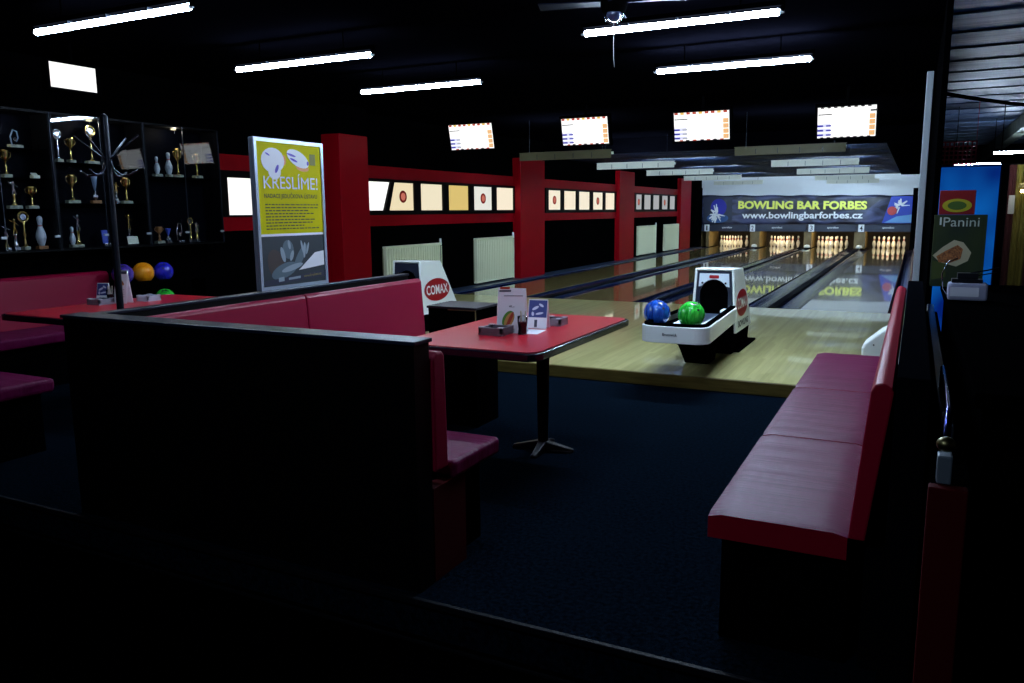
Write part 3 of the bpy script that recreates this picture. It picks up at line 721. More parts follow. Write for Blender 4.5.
def ashtray(x,y,w,L,c=(.16,.13,.16),rot=0,z=.65,hh=.042):
    m=mat('ashtray_%d'%int(1000*c[0]+10*c[2]*100),c,.35)
    t=thing('ashtray',(x,y,z),L,'ashtray','square ashtrays')
    h=w/2
    MB().box(x-h,x+h,y-h,y+h,z,z+hh*.3).build('base',m,t)
    b=MB(); 
    for a0,a1,b0,b1 in ((-h,h,-h,-h+.016),(-h,h,h-.016,h),(-h,-h+.016,-h,h),(h-.016,h,-h,h)): b.box(x+a0,x+a1,y+b0,y+b1,z+hh*.3,z+hh)
    b.build('rim',m,t,bevel=.002)
    MB().box(x-h,x-h+.03,y-h,y-h+.03,z+hh,z+hh+.004).box(x+h-.03,x+h,y-h,y-h+.03,z+hh,z+hh+.004).box(x-h,x-h+.03,y+h-.03,y+h,z+hh,z+hh+.004).box(x+h-.03,x+h,y+h-.03,y+h,z+hh,z+hh+.004).build('corner_rest',mat('ash_light',(.45,.45,.5),.4),t)
    MB().lathe([(h*.62,0),(h*.62,.006),(h*.3,.010)],(x,y,z+hh*.35),16).build('ash',mat('ash_dark',(.05,.06,.08),.7),t)
    t.rotation_euler[2]=rot
ashtray(-1.255,-7.30,.145,'grey square ashtray nearest the camera on the front table')
ashtray(-1.10,-6.84,.115,'grey square ashtray behind the small photo card on the front table')
ashtray(-4.68,-7.18,.135,'grey ashtray left of the pole on the left table',(.22,.22,.27))
ashtray(-4.55,-6.86,.125,'pale ashtray right of the menu card on the left table',(.40,.42,.50))

def card(x,y,w,h,L,front,z=.6515,rz=0,deep=.07,name='menu_card',cat='menu card',sub=None):
    t=thing(name,(x,y,z),L,cat)
    hw=w/2
    # folded tent: front leaf leaning back
    MB().hexa([(x-hw,y-deep/2,z),(x+hw,y-deep/2,z),(x+hw,y-deep/2+.003,z),(x-hw,y-deep/2+.003,z),(x-hw,y-.0015,z+h),(x+hw,y-.0015,z+h),(x+hw,y+.0015,z+h),(x-hw,y+.0015,z+h)]).build('front_leaf',front,t)
    MB().hexa([(x-hw,y+deep/2-.003,z),(x+hw,y+deep/2-.003,z),(x+hw,y+deep/2,z),(x-hw,y+deep/2,z),(x-hw,y-.0015,z+h),(x+hw,y-.0015,z+h),(x+hw,y+.0015,z+h),(x-hw,y+.0015,z+h)]).build('back_leaf',front,t)
    def P(u,v,d=.001):       # point on the front leaf: u -1..1, v 0..1
        return (x+u*hw, y-deep/2*(1-v)-d-.0018*v, z+h*v)
    P.hw=hw; P.h=h
    if sub: sub(t,P,w,h)
    t.rotation_euler[2]=rz
    return t
bun=mat('print_bun',(.62,.30,.08),.6); saus=mat('print_sausage',(.45,.05,.02),.6); leaf=mat('print_lettuce',(.10,.28,.03),.6); ink=mat('print_ink',(.05,.05,.08),.6); blu=mat('print_navy',(.03,.045,.20),.6); lbl=mat('print_pale',(.6,.62,.8),.6)
greyb=mat('print_grey',(.30,.32,.36),.6)
def ell(P,cu,cv,ru,rv,ang,d,n=18):
    o=[]
    for i in range(n):
        t=2*PI*i/n; a,b=ru*math.cos(t),rv*math.sin(t); o.append(P(cu+(a*math.cos(ang)-b*math.sin(ang))/P.hw,cv+(a*math.sin(ang)+b*math.cos(ang))/P.h,d))
    return o
def menu_print(t,P,w,h):
    m=MB()
    m.flat(ell(P,-.18,.30,.050,.032,1.1,.0012)).build('picture_lettuce',leaf,t)
    MB().flat(ell(P,-.12,.27,.048,.024,1.15,.0018)).build('picture_bun',bun,t)
    MB().flat(ell(P,-.05,.29,.048,.010,1.15,.0024)).build('picture_sausage',saus,t)
    MB().flat([P(-.95,.01,.0014),P(.3,.01,.0014),P(.3,.09,.0014),P(-.95,.09,.0014)]).build('picture_plate',greyb,t)
    text_into(MB(),'41,-',P(-.15,.56,.001),(1,0,0),(0,.0,1),w*.20,h*.055,offset=.03).build('price',ink,t)
    MB().flat([P(-.55,.815),P(.80,.825),P(.80,.84),P(-.55,.83)]).flat([P(-.9,.91),P(-.05,.92),P(-.05,.955),P(-.9,.945)]).build('heading',ink,t)
    MB().flat([P(-.85,.97),P(-.15,.975),P(-.15,1.03),P(-.85,1.02)]).build('picture_logo',saus,t)
card(-1.205,-7.20,.165,.245,'tall white menu card with a hot dog picture on the front table',paper,sub=menu_print,rz=.10)
def photo_print(t,P,w,h):
    MB().flat([P(-.95,.38),P(.95,.38),P(.95,.97),P(-.95,.97)]).build('picture',blu,t)
    MB().flat(ell(P,-.25,.70,.022,.008,.5,.002)).flat(ell(P,.35,.80,.016,.007,-.5,.002)).flat(ell(P,.2,.52,.024,.006,.2,.0025)).flat(ell(P,-.5,.50,.008,.012,.1,.0025)).build('picture_figures',lbl,t)
    MB().flat([P(-.3,.05),P(.0,.05),P(.0,.3),P(-.3,.3)]).build('picture_bottle',ink,t)
card(-1.135,-7.0,.115,.165,'small white tent card with a dark blue photo on the front table',paper,sub=photo_print,rz=.1,name='tent_card',cat='tent card')
MB().box(-1.24,-1.05,-7.235,-7.07,.6502,.6512).build('leaflet',paper,label='flat white paper leaflet under the small tent card on the front table',cat='leaflet').rotation_euler[2]=.1
def glassjar(x,y,h,L,dark=(.006,.004,.006)):
    t=thing('glass',(x,y,.65),L,'glass')
    MB().lathe([(.020,0),(.022,.004),(.019,h*.3),(.024,h*.62),(.026,h*.66)],(x,y,.652),18).build('drink',mat('dark_drink',dark,.15),t)
    MB().lathe([(.0245,0),(.026,.004),(.022,h*.3),(.028,h*.66),(.028,h)],(x,y,.651),18).build('vessel',glass,t)
    for q in range(3):
        a=q*2.1; MB().cyl((x+.010*math.cos(a),y+.010*math.sin(a),.66),(x+.017*math.cos(a+.5),y+.017*math.sin(a+.5),.65+h*1.28),.0035,n=8).build('sugar_stick',mat('stick_cream',(.60,.58,.42),.6),t)
glassjar(-1.118,-7.25,.10,'dark glass holding pale sugar sticks in front of the menu card')
# left table things
def menu2(t,P,w,h):
    MB().flat(ell(P,-.05,.66,.040,.016,-.6,.0012)).build('picture_bun',bun,t); MB().flat(ell(P,-.02,.68,.038,.006,-.6,.002)).build('picture_sausage',saus,t)
    for v in (.2,.27,.34,.41): MB().flat([P(-.6,v),P(.6,v),P(.6,v+.02),P(-.6,v+.02)]).build('text_line',greyb,t)
    MB().flat([P(-.9,.9),P(.9,.9),P(.9,.99),P(-.9,.99)]).build('heading',ink,t)
card(-4.58,-7.06,.115,.245,'tall white menu card right of the pole on the left table',paper,sub=menu2,rz=.15)
card(-4.745,-7.10,.095,.15,'small blue and white tent card left of the pole on the left table',paper,sub=photo_print,rz=.3,name='tent_card',cat='tent card')
glassjar(-4.645,-7.12,.105,'dark glass with pale sugar sticks beside the pole on the left table')

# ================================================================== coat stand
r=thing('coat_stand',(-3.15,-8.18,-.10),'dark metal coat stand with curved hooks in front of the trophy cabinets','coat stand')
px_,py_=-3.15,-8.18
MB().cyl((px_,py_,-.08),(px_,py_,1.83),.019,n=16).sphere((px_,py_,1.83),.019,12).build('pole',mat('stand_metal',(.012,.016,.026),.35,.5),r)
MB().lathe([(.19,0),(.19,.015),(.05,.04),(.02,.05)],(px_,py_,-.10),28).build('base',darkmetal,r)
for q in range(4):
    a=PI/2*q+.35; c,s=math.cos(a),math.sin(a)
    MB().tube([(px_,py_,1.60),(px_+.03*c,py_+.03*s,1.62),(px_+.09*c,py_+.09*s,1.665),(px_+.185*c,py_+.185*s,1.735)],.0055,8).build('upper_hook',mat('hook_metal',(.07,.08,.11),.25,.9),r)
    MB().tube([(px_+.012*c,py_+.012*s,1.62),(px_+.03*c,py_+.03*s,1.56),(px_+.07*c,py_+.07*s,1.528),(px_+.12*c,py_+.12*s,1.525),(px_+.165*c,py_+.165*s,1.55)],.0055,8).build('lower_hook',MAT['hook_metal'],r)

# ================================================================== poster stand on the booth partition
r=thing('poster_stand',(-2.80,-7.19,.845),'tall framed yellow charity poster standing on the booth partition','poster')
y0,y1,z0,z1=-7.505,-6.88,.847,1.765
MB().box(-2.795,-2.765,y0,y1,z0,z1).build('case',mat('case_grey',(.28,.33,.42),.4),r,bevel=.006)
fm=MB(); w=.022
fm.box(-2.765,-2.752,y0,y1,z0,z0+w).box(-2.765,-2.752,y0,y1,z1-w,z1).box(-2.765,-2.752,y0,y0+w,z0+w,z1-w).box(-2.765,-2.752,y1-w,y1,z0+w,z1-w)
fm.build('frame',mat('frame_silver',(.55,.62,.74),.3,.5),r)
X0=-2.760
def F(pts,d): return [(X0+d,a,b) for a,b in pts]
yl=mat('poster_yellow',(.66,.60,.001),.6,spec=.08)
MB().flat(F([(y0+w,1.185),(y1-w,1.185),(y1-w,z1-w),(y0+w,z1-w)],.001)).build('yellow_sheet',yl,r)
MB().flat(F([(y0+w,z0+w),(y1-w,z0+w),(y1-w,1.185),(y0+w,1.185)],.001)).build('photo_sheet',mat('poster_photo',(.016,.026,.034),.5),r)
MB().flat(F([(y0+w,1.175),(y1-w,1.175),(y1-w,1.19),(y0+w,1.19)],.002)).build('white_rule',paper,r)
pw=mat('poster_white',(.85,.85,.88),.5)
text_into(MB(),'KRESLÍME!',(X0+.003,-7.435,1.465),(0,1,0),(0,0,1),.49,.095,offset=.0).build('title_lettering',pw,r)
text_into(MB(),'NADACE JEDLIČKOVA ÚSTAVU',(X0+.003,-7.435,1.400),(0,1,0),(0,0,1),.48,.043,offset=.012).build('subtitle_lettering',mat('poster_ink',(.06,.07,.005),.6),r)
ls=MB(); rd=random.Random(4)
for q in range(9):
    z=1.365-.0185*q; a=-7.43
    e=-7.43+ (.48 if q==0 else rd.uniform(.25,.47))
    while a<e:
        b_=a+rd.uniform(.015,.045); ls.flat(F([(a,z),(b_,z),(b_,z+.007),(a,z+.007)],.003)); a=b_+.007
ls.build('text_lines',MAT['poster_ink'],r)
def el(cy,cz,ry,rz,ang=0,n=20): return [(cy+ry*math.cos(t)*math.cos(ang)-rz*math.sin(t)*math.sin(ang),cz+ry*math.cos(t)*math.sin(ang)+rz*math.sin(t)*math.cos(ang)) for t in [2*PI*i/n for i in range(n)]]
MB().flat(F(el(-7.345,1.635,.10,.075,0),.003)).flat(F(el(-7.335,1.57,.055,.05),.0034)).flat(F(el(-7.12,1.655,.105,.048,-.35),.0038)).build('glare_white',pw,r)  # glare on the poster glass, painted as flat white shapes
MB().flat(F(el(-7.08,1.60,.06,.022,-.1),.0028)).flat(F(el(-7.245,1.64,.016,.03),.0026)).build('drawing_orange',mat('poster_orange',(.85,.35,.10),.5),r)
pbm=mat('poster_violet',(.12,.06,.55),.5)
MB().flat(F(el(-7.315,1.585,.012,.028,-.5),.0045)).flat(F(el(-7.18,1.675,.04,.007,-.2),.0045)).flat(F(el(-7.16,1.645,.035,.007,-.3),.0045)).flat(F(el(-7.39,1.67,.02,.005,-.4),.0045)).flat(F(el(-7.03,1.63,.010,.014),.0045)).build('glare_lines',pbm,r)  # violet streaks of the tube reflection painted over the glare
MB().flat(F([(-7.01,1.62),(-6.955,1.62),(-6.955,1.69),(-7.01,1.69)],.003)).build('small_emblem',mat('poster_olive',(.22,.22,.02),.6),r)
pg=mat('poster_grey_blue',(.10,.15,.18),.5); pg2=mat('poster_pale_blue',(.30,.37,.42),.5)
MB().flat(F(el(-7.00,1.12,.07,.035,.1),.0022)).build('photo_pillow',MAT['poster_photo'],r); MB().flat(F(el(-7.36,1.00,.07,.10,.4),.002)).build('photo_hair',mat('poster_brown',(.05,.03,.025),.5),r)
MB().flat(F(el(-7.25,1.09,.05,.06,.2),.003)).flat(F(el(-7.29,.96,.12,.045,.25),.0032)).flat(F(el(-7.14,1.04,.10,.03,.9),.003)).build('photo_arm',pg,r)
MB().flat(F(el(-7.30,1.06,.018,.05,.3),.0042)).flat(F(el(-7.22,1.05,.015,.035,-.4),.0042)).flat(F(el(-7.12,1.10,.009,.045,.25),.0043)).flat(F(el(-7.07,1.09,.009,.04,-.35),.0043)).flat(F(el(-7.22,.975,.10,.018,.2),.0042)).flat(F(el(-7.10,1.08,.012,.05,-.1),.004)).flat(F(el(-7.24,1.12,.012,.03,.2),.004)).build('photo_hand',pg2,r)
MB().flat(F([(-7.16,.955),(-6.91,.975),(-6.91,1.07),(-7.0,1.06)],.003)).build('photo_sleeve',pw,r)
MB().flat(F([(y0+w+.01,.875),(y1-w,.90),(y1-w,.94),(y0+w+.01,.905)],.004)).build('photo_footer',mat('poster_footer',(.02,.022,.05),.5),r)
text_into(MB(),'www.kreslime.cz',(X0+.005,-7.12,.905),(0,1,.04),(0,0,1),.17,.018).build('footer_lettering',mat('poster_ochre',(.35,.28,.05),.5),r)
MB().flat(F([(-7.35,.892),(-7.30,.895),(-7.30,.922),(-7.35,.918)],.005)).flat(F([(-7.26,.898),(-7.15,.903),(-7.15,.918),(-7.26,.912)],.005)).build('footer_logo',pg2,r)

# ================================================================== trophy cabinets
def cabinet(y0,y1,shelves,L,ztop=2.20,zb=1.0,split=None):
    r=thing('display_cabinet',(-6.12,(y0+y1)/2,zb),L,'display cabinet','trophy display cabinets')
    back=mat('cabinet_back',(.0008,.0012,.0035),.6,spec=.03)
    MB().box(-6.25,-6.235,y0,y1,zb,ztop).build('back_panel',back,r)
    for y in (y0,y1-.018): MB().box(-6.235,-6.0,y,y+.018,zb,ztop).build('side_panel',mat('cabinet_side',(.002,.0025,.0045),.5,spec=.12),r)
    MB().box(-6.235,-6.0,y0+.018,y1-.018,ztop-.02,ztop).build('top_panel',black,r)
    MB().box(-6.235,-6.0,y0+.018,y1-.018,zb,zb+.02).build('bottom_panel',black,r)
    for z in shelves: MB().box(-6.232,-6.03,y0+.02,y1-.02,z-.008,z).build('glass_shelf',glassmat('shelf_glass',(.8,.9,1),.05,1.3,(.93,.95,.95)) if 'shelf_glass' not in MAT else MAT['shelf_glass'],r)
    ym=split or (y0+y1)/2
    for a,b in ((y0+.004,ym-.003),(ym+.003,y1-.004)):
        d=MB().box(-5.998,-5.993,a,b,zb+.01,ztop-.01).build('glass_door',glass,r)
        MB().box(-5.9985,-5.990,b-.004,b,zb+.01,ztop-.01).build('door_edge',darkmetal,d)
        MB().box(-5.993,-5.982,b-.05,b-.004,zb+.12,zb+.14).build('lock',alu,d)
    yc=(y0+y1)/2
    for yy in (yc-.03,):
        MB().lathe([(.022,0),(.026,.008),(.026,.012)],(-6.09,yy,ztop-.034),16).build('downlight',emat('downlight_glow',(1,.85,.5),1.6),r)
    l=bpy.data.lights.new('cabinet_lamp','POINT'); l.energy=1.6; l.color=(1,.92,.74); l.shadow_soft_size=.015
    lo=bpy.data.objects.new('cabinet_lamp',l); COL.objects.link(lo); lo.parent=r; lo.location=Vector((-6.07,yc-.03,ztop-.06))-WL[r.name]
    return r
cabinet(-7.50,-6.555,(1.88,1.63,1.37),'left trophy cabinet, at the edge of the picture')
cabinet(-6.55,-5.605,(1.78,1.42),'middle trophy cabinet behind the coat stand')
cabinet(-5.60,-4.66,(1.69,),'right trophy cabinet, nearest the yellow poster')
TXT=-6.115
def trophy(y,z,h,kind,L,metal=gold,base=marble,bw=.07):
    r=thing('trophy',(TXT,y,z),L,'trophy','trophies in the cabinets')
    c=(TXT,y,z); bh=.028
    MB().box(TXT-.028,TXT+.028,y-bw/2,y+bw/2,z+.001,z+bh).build('base',base,r,bevel=.003)
    H=h-bh; zz=z+bh
    if kind=='cup':
        MB().lathe([(.022,0),(.014,H*.06),(.007,H*.2),(.011,H*.30),(.006,H*.42),(.006,H*.5)],(TXT,y,zz),14).build('stem',metal,r)
        MB().lathe([(.008,H*.5),(.020,H*.58),(.030,H*.75),(.031,H*.93),(.034,H)],(TXT,y,zz),16).build('cup',metal,r)
        for s in (-1,1): MB().tube([(TXT,y+s*.030,zz+H*.93),(TXT,y+s*.052,zz+H*.88),(TXT,y+s*.050,zz+H*.74),(TXT,y+s*.022,zz+H*.62)],.0035,6).build('handle',metal,r)
    elif kind=='figure':
        MB().lathe([(.024,0),(.020,H*.1),(.013,H*.16),(.013,H*.42),(.02,H*.46)],(TXT,y,zz),14).build('column',metal,r)
        b=MB(); zf=zz+H*.46; k=H*.54
        b.cyl((TXT,y-.008,zf),(TXT,y-.002,zf+k*.45),.006,.008,8).cyl((TXT,y+.022,zf),(TXT,y+.004,zf+k*.45),.006,.008,8)
        b.cyl((TXT,y,zf+k*.42),(TXT,y+.003,zf+k*.78),.011,.013,10).sphere((TXT,y+.004,zf+k*.9),k*.10,10)
        b.cyl((TXT,y+.01,zf+k*.74),(TXT,y+.04,zf+k*.55),.005,.004,8).cyl((TXT,y-.006,zf+k*.74),(TXT,y-.034,zf+k*.9),.005,.004,8)
        b.build('figure',silver if metal is gold else gold,r)
    elif kind=='medal':
        MB().lathe([(.022,0),(.012,H*.08),(.007,H*.25),(.015,H*.36),(.006,H*.5),(.010,H*.66),(.006,H*.72)],(TXT,y,zz),14).build('stem',metal,r)
        b=MB(); R=H*.15
        b.tube([(TXT,y+R*math.cos(t),zz+H*.72+R+R*math.sin(t)) for t in [2*PI*i/18 for i in range(19)]],R*.22,7).build('medal_ring',metal,r)
        MB().cyl((TXT-.003,y,zz+H*.72+R),(TXT+.003,y,zz+H*.72+R),R*.62,n=18).build('medal',silver,r)
    elif kind=='flare':
        MB().lathe([(.010,0),(.006,H*.2),(.012,H*.32),(.006,H*.42)],(TXT,y,zz),12).build('stem',silver,r)
        MB().lathe([(.006,H*.42),(.014,H*.6),(.024,H*.86),(.028,H)],(TXT,y,zz),16).build('cup',metal,r)
        for s in (-1,1): MB().sphere((TXT,y+s*.016,zz+H*.16),.013,10,(1,1,1.6)).build('ornament',silver,r)
    elif kind=='pin':
        k=H/.381; MB().lathe([(a*k*1.05,b*k) for a,b in pp],(TXT,y,zz),16).build('pin',mat('cabinet_pin',(.55,.62,.68),.35),r)
        MB().lathe([(.026*k,.245*k),(.0265*k,.262*k)],(TXT,y,zz),16).build('neck_stripe',pinred,r)
    elif kind=='plaque':
        MB().hexa([(TXT,y-bw*.45,zz),(TXT,y+bw*.45,zz),(TXT-.006,y+bw*.45,zz),(TXT-.006,y-bw*.45,zz),(TXT-.015,y-bw*.45,zz+H),(TXT-.015,y+bw*.45,zz+H),(TXT-.021,y+bw*.45,zz+H),(TXT-.021,y-bw*.45,zz+H)]).build('plaque',metal,r)
    elif kind=='arch':
        MB().tube([(TXT,y-.028,zz),(TXT,y-.036,zz+H*.5),(TXT,y-.01,zz+H*.92),(TXT,y+.022,zz+H*.85),(TXT,y+.03,zz+H*.45),(TXT,y+.012,zz+H*.2)],.006,8).build('arch',metal,r)
        MB().sphere((TXT,y,zz+H*.35),.016,12).build('ball',silver,r)
    return r
sb_=silver; crystal=mat('crystal_blue',(.30,.42,.60),.15,.3); cardm=mat('plaque_white',(.75,.80,.62),.5); bluem=mat('award_blue',(.06,.10,.55),.3)
# left cabinet
trophy(-6.80,1.88,.16,'arch','crystal arch award on a pale base, top shelf of the left cabinet',crystal,marble,.11)
trophy(-6.90,1.63,.23,'cup','tall gold cup at the far left of the second shelf, left cabinet')
trophy(-6.655,1.63,.05,'plaque','small pale plaque on the second shelf of the left cabinet',cardm,cardm,.06)
trophy(-6.86,1.37,.235,'figure','silver figure trophy on the third shelf of the left cabinet',gold,marble,.11)
trophy(-6.705,1.37,.19,'cup','small gold cup on the third shelf of the left cabinet',gold,marble,.09)
trophy(-6.965,1.02,.22,'figure','small figure trophy at the far left of the bottom of the left cabinet',gold,silver,.05)
trophy(-6.885,1.02,.27,'figure','gold figure trophy beside the ring topped one, bottom of the left cabinet',silver,silver,.05)
trophy(-6.80,1.02,.32,'medal','ring topped gold trophy on the bottom of the left cabinet',gold,marble,.055)
trophy(-6.655,1.02,.29,'pin','white bowling pin trophy on wooden base in the left cabinet',gold,wood,.085)
# middle cabinet
trophy(-6.42,1.78,.28,'medal','ring topped trophy at the left of the top shelf, middle cabinet',silver,marble,.06)
trophy(-6.30,1.78,.22,'cup','slim gold cup on the top shelf of the middle cabinet',gold,marble,.06)
trophy(-6.09,1.78,.34,'medal','large trophy with a green gold medal on the top shelf, middle cabinet',gold,marble,.12)
trophy(-6.32,1.42,.26,'cup','gold cup left on the second shelf of the middle cabinet',gold,marble,.12)
trophy(-6.09,1.42,.25,'flare','pale blue flared cup on wooden base in the middle cabinet',crystal,wood,.085)
trophy(-5.87,1.42,.20,'figure','thin silver figure just right of the coat stand pole, middle cabinet',silver,silver,.04)
trophy(-5.755,1.42,.25,'cup','gold cup right on the second shelf of the middle cabinet',gold,marble,.10)
trophy(-6.36,1.02,.19,'pin','small white pin at the bottom left of the middle cabinet',gold,marble,.05)
trophy(-6.30,1.02,.30,'figure','tall figure trophy at the bottom left of the middle cabinet',gold,marble,.075)
trophy(-6.02,1.02,.15,'plaque','tilted blue and white award at the bottom of the middle cabinet',bluem,silver,.07)
trophy(-5.76,1.02,.30,'figure','dark figure trophy behind a white card, bottom of the middle cabinet',silver,silver,.06)
MB().hexa([(-6.06,-5.82,1.03),(-6.06,-5.70,1.03),(-6.063,-5.70,1.03),(-6.063,-5.82,1.03),(-6.075,-5.82,1.105),(-6.075,-5.70,1.105),(-6.078,-5.70,1.105),(-6.078,-5.82,1.105)]).build('name_card',cardm,label='pale card leaning at the bottom of the middle trophy cabinet',cat='card')
# right cabinet
trophy(-5.375,1.69,.20,'pin','left of two white pin trophies on the shelf of the right cabinet',gold,marble,.09)
trophy(-5.23,1.69,.25,'pin','right one of two white pin trophies in the right cabinet',gold,marble,.05)
trophy(-5.115,1.69,.29,'cup','tall gold cup on the shelf of the right cabinet',gold,marble,.09)
trophy(-4.865,1.69,.26,'cup','gold cup at the right end of the shelf, right cabinet',gold,marble,.10)
trophy(-5.41,1.02,.17,'cup','small bronze cup at the bottom left of the right cabinet',wood,marble,.09)
trophy(-5.30,1.02,.15,'flare','small blue award at the bottom of the right cabinet',bluem,silver,.05)
trophy(-5.155,1.02,.22,'arch','curved silver trophy at the bottom of the right cabinet',silver,silver,.075)
trophy(-5.01,1.02,.25,'medal','gold ring trophy at the bottom right of the right cabinet',gold,silver,.07)
trophy(-4.93,1.02,.21,'figure','slim silver figure at the bottom right end of the right cabinet',gold,silver,.04)

# ================================================================== ball rack by the wall
r=thing('ball_rack',(-6.0,-5.7,0),'black ball rack by the left wall under the trophy cabinets','ball rack')
r.location=(-6.0,-5.7,-.10); WL[r.name]=Vector((-6.0,-5.7,-.10))
for z in (.66,.385):
    MB().box(-5.99,-5.97,-6.12 if z>.5 else -5.98,-5.1,z,z+.02).box(-5.85,-5.83,-6.12 if z>.5 else -5.98,-5.1,z,z+.02).build('shelf_rail',matte,r)
for y in (-6.0,-5.12): MB().box(-6.03,-5.82,y,y+.02,-.10,.66).build('side_frame',matte,r)
ball((-5.91,-6.03,.757),.10,ballmat('ball_purple',(.04,.02,.20),(.10,.05,.40)),'dark purple bowling ball on the rack behind the menu card',grp='balls on the wall rack')
ball((-5.91,-5.80,.757),.10,ballmat('ball_orange',(.85,.24,.004),(1,.38,.012)),'orange bowling ball on the upper tier of the rack',hole=(-.2,.5,.8),grp='balls on the wall rack')
ball((-5.91,-5.565,.752),.095,ballmat('ball_navy',(.01,.01,.30),(.03,.03,.65)),'deep blue bowling ball on the upper tier of the rack',grp='balls on the wall rack')
ball((-5.91,-5.57,.482),.10,MAT['ball_green'],'green bowling ball on the lower tier of the rack',grp='balls on the wall rack')

# ================================================================== white housing at the right of the approach
r=thing('foul_detector',(.60,-4.45,0),'white rounded plastic housing on the approach behind the red bench','foul detector')
MB().prism([(.472,0),(.468,.27),(.49,.31),(.60,.41),(.66,.445),(.74,.445),(.74,0)],'y',-4.62,-4.40).build('housing',whitep,r,bevel=.02,seg=3)
MB().prism([(.55+.006*math.cos(2*PI*i/10),.30+.006*math.sin(2*PI*i/10)) for i in range(10)],'y',-4.624,-4.62).build('screw',inkk,r)

# ================================================================== bar side, right of the divider
r=thing('bar_counter',(1.5,-7.0,-.25),'black bar counter at the right edge behind the divider','bar counter')
MB().box(.965,2.0,-8.75,-5.4,-.25,.80).build('body',matte,r)
MB().box(.942,2.05,-8.8,-5.36,.80,.84).build('worktop',matte,r,bevel=.004)
r=thing('metal_dispenser',(1.03,-6.42,.84),'small shiny metal box with chrome arms on the bar counter','dispenser')
MB().box(.945,1.125,-6.48,-6.36,.846,.935).build('body',mat('box_steel',(.50,.52,.72),.3,.3),r,bevel=.012)
MB().box(.955,1.085,-6.483,-6.480,.868,.915).build('front_plate',mat('plate_bright',(.85,.86,.98),.35),r)
MB().box(.96,1.10,-6.46,-6.38,.935,.955).box(.985,1.08,-6.45,-6.39,.955,.985).build('tray',darkmetal,r,bevel=.003)
MB().tube([(.985,-6.42,.955),(1.05,-6.42,.985),(1.12,-6.41,1.00),(1.17,-6.40,1.015)],.004,6).tube([(1.02,-6.42,.955),(1.09,-6.42,.975),(1.16,-6.41,.99)],.003,6).build('chrome_arm',steel,r)
MB().tube([(.95,-6.44,.86),(.92,-6.44,.90),(.915,-6.44,.98),(.935,-6.44,1.04),(.98,-6.44,1.06)],.0035,6).build('hose',steel,r)
for q in (.97,1.09): MB().lathe([(.008,0),(.008,.008)],(q,-6.42,.8395),10).build('foot',inkk,r)
# panini sign board
r=thing('advert_board',(1.02,-5.58,.84),'dark green sandwich advert board standing on the bar counter','advert board')
MB().box(.875,1.155,-5.60,-5.58,.8405,1.275).build('board',mat('sign_green',(.016,.032,.014),.4,noise=((6,6,4),(.035,.055,.012),2)),r,bevel=.002)
text_into(MB(),'Panini',(.925,-5.602,1.205),(1,0,0),(0,0,1),.19,.055).build('title_lettering',mat('sign_pale',(.70,.80,.66),.5),r)
MB().flat([(.905,-5.603,1.215),(.915,-5.603,1.215),(.915,-5.603,1.26),(.905,-5.603,1.26)]).build('title_bar',MAT['sign_pale'],r)
MB().flat([(.88,-5.6035,1.03),(.93,-5.6035,1.08),(.99,-5.6035,1.125),(1.04,-5.6035,1.11),(1.085,-5.6035,1.05),(1.07,-5.6035,1.0),(1.01,-5.6035,.965),(.92,-5.6035,.99)]).build('picture_bread',mat('sign_bread',(.62,.56,.36),.6),r)
MB().flat([(.90,-5.605,1.025),(.95,-5.605,1.06),(1.01,-5.605,1.095),(1.04,-5.605,1.07),(1.03,-5.605,1.01),(.97,-5.605,.985),(.915,-5.605,.99)]).build('picture_filling',mat('sign_filling',(.60,.22,.06),.6,noise=((110,110,110),(.16,.05,.02),2)),r)
MB().flat([(.88,-5.602,.88),(.96,-5.602,.90),(.95,-5.602,.98),(.88,-5.602,1.0)]).build('picture_leaf',mat('sign_leaf',(.06,.09,.012),.6),r)
r=thing('red_sign',(1.0,-5.59,1.275),'red sign with a yellow green oval on top of the advert board','sign')
MB().box(.895,1.085,-5.60,-5.585,1.276,1.42).build('board',mat('sign_red',(.34,.006,.010),.45),r,bevel=.003)
MB().flat([(x,-5.602,z) for x,z in ellipse(.99,1.33,.078,.040)]).build('yellow_oval',mat('sign_yellow',(.60,.56,.02),.5),r)
MB().flat([(x,-5.604,z) for x,z in ellipse(.99,1.33,.05,.026)]).build('green_oval',mat('sign_green2',(.08,.17,.02),.5),r)
r=thing('drinks_fridge',(1.2,-2.3,-.25),'tall blue lit drinks fridge beyond the advert board','fridge')
MB().box(.925,1.45,-2.5,-2.0,-.25,1.71).build('body',mat('fridge_blue',(.01,.03,.12),.4),r,bevel=.01)
def fridgemat():
    m=bpy.data.materials.new('fridge_panel'); m.use_nodes=True; nt=m.node_tree; N=nt.nodes; L=nt.links; N.clear()
    tc=N.new('ShaderNodeTexCoord'); n=N.new('ShaderNodeTexNoise'); n.inputs['Scale'].default_value=2.2; n.inputs['Detail'].default_value=1; L.new(tc.outputs['Object'],n.inputs[0])
    r=N.new('ShaderNodeValToRGB'); e=r.color_ramp.elements; e[0].position=.35; e[0].color=(.001,.012,.13,1); e[1].position=.68; e[1].color=(.003,.09,.36,1); L.new(n.outputs['Fac'],r.inputs[0])
    em=N.new('ShaderNodeEmission'); em.inputs[1].default_value=1.1; L.new(r.outputs[0],em.inputs[0]); o=N.new('ShaderNodeOutputMaterial'); L.new(em.outputs[0],o.inputs[0]); return m
MB().box(.935,1.435,-2.51,-2.5,-.1,1.69).build('lit_front_panel',fridgemat(),r)
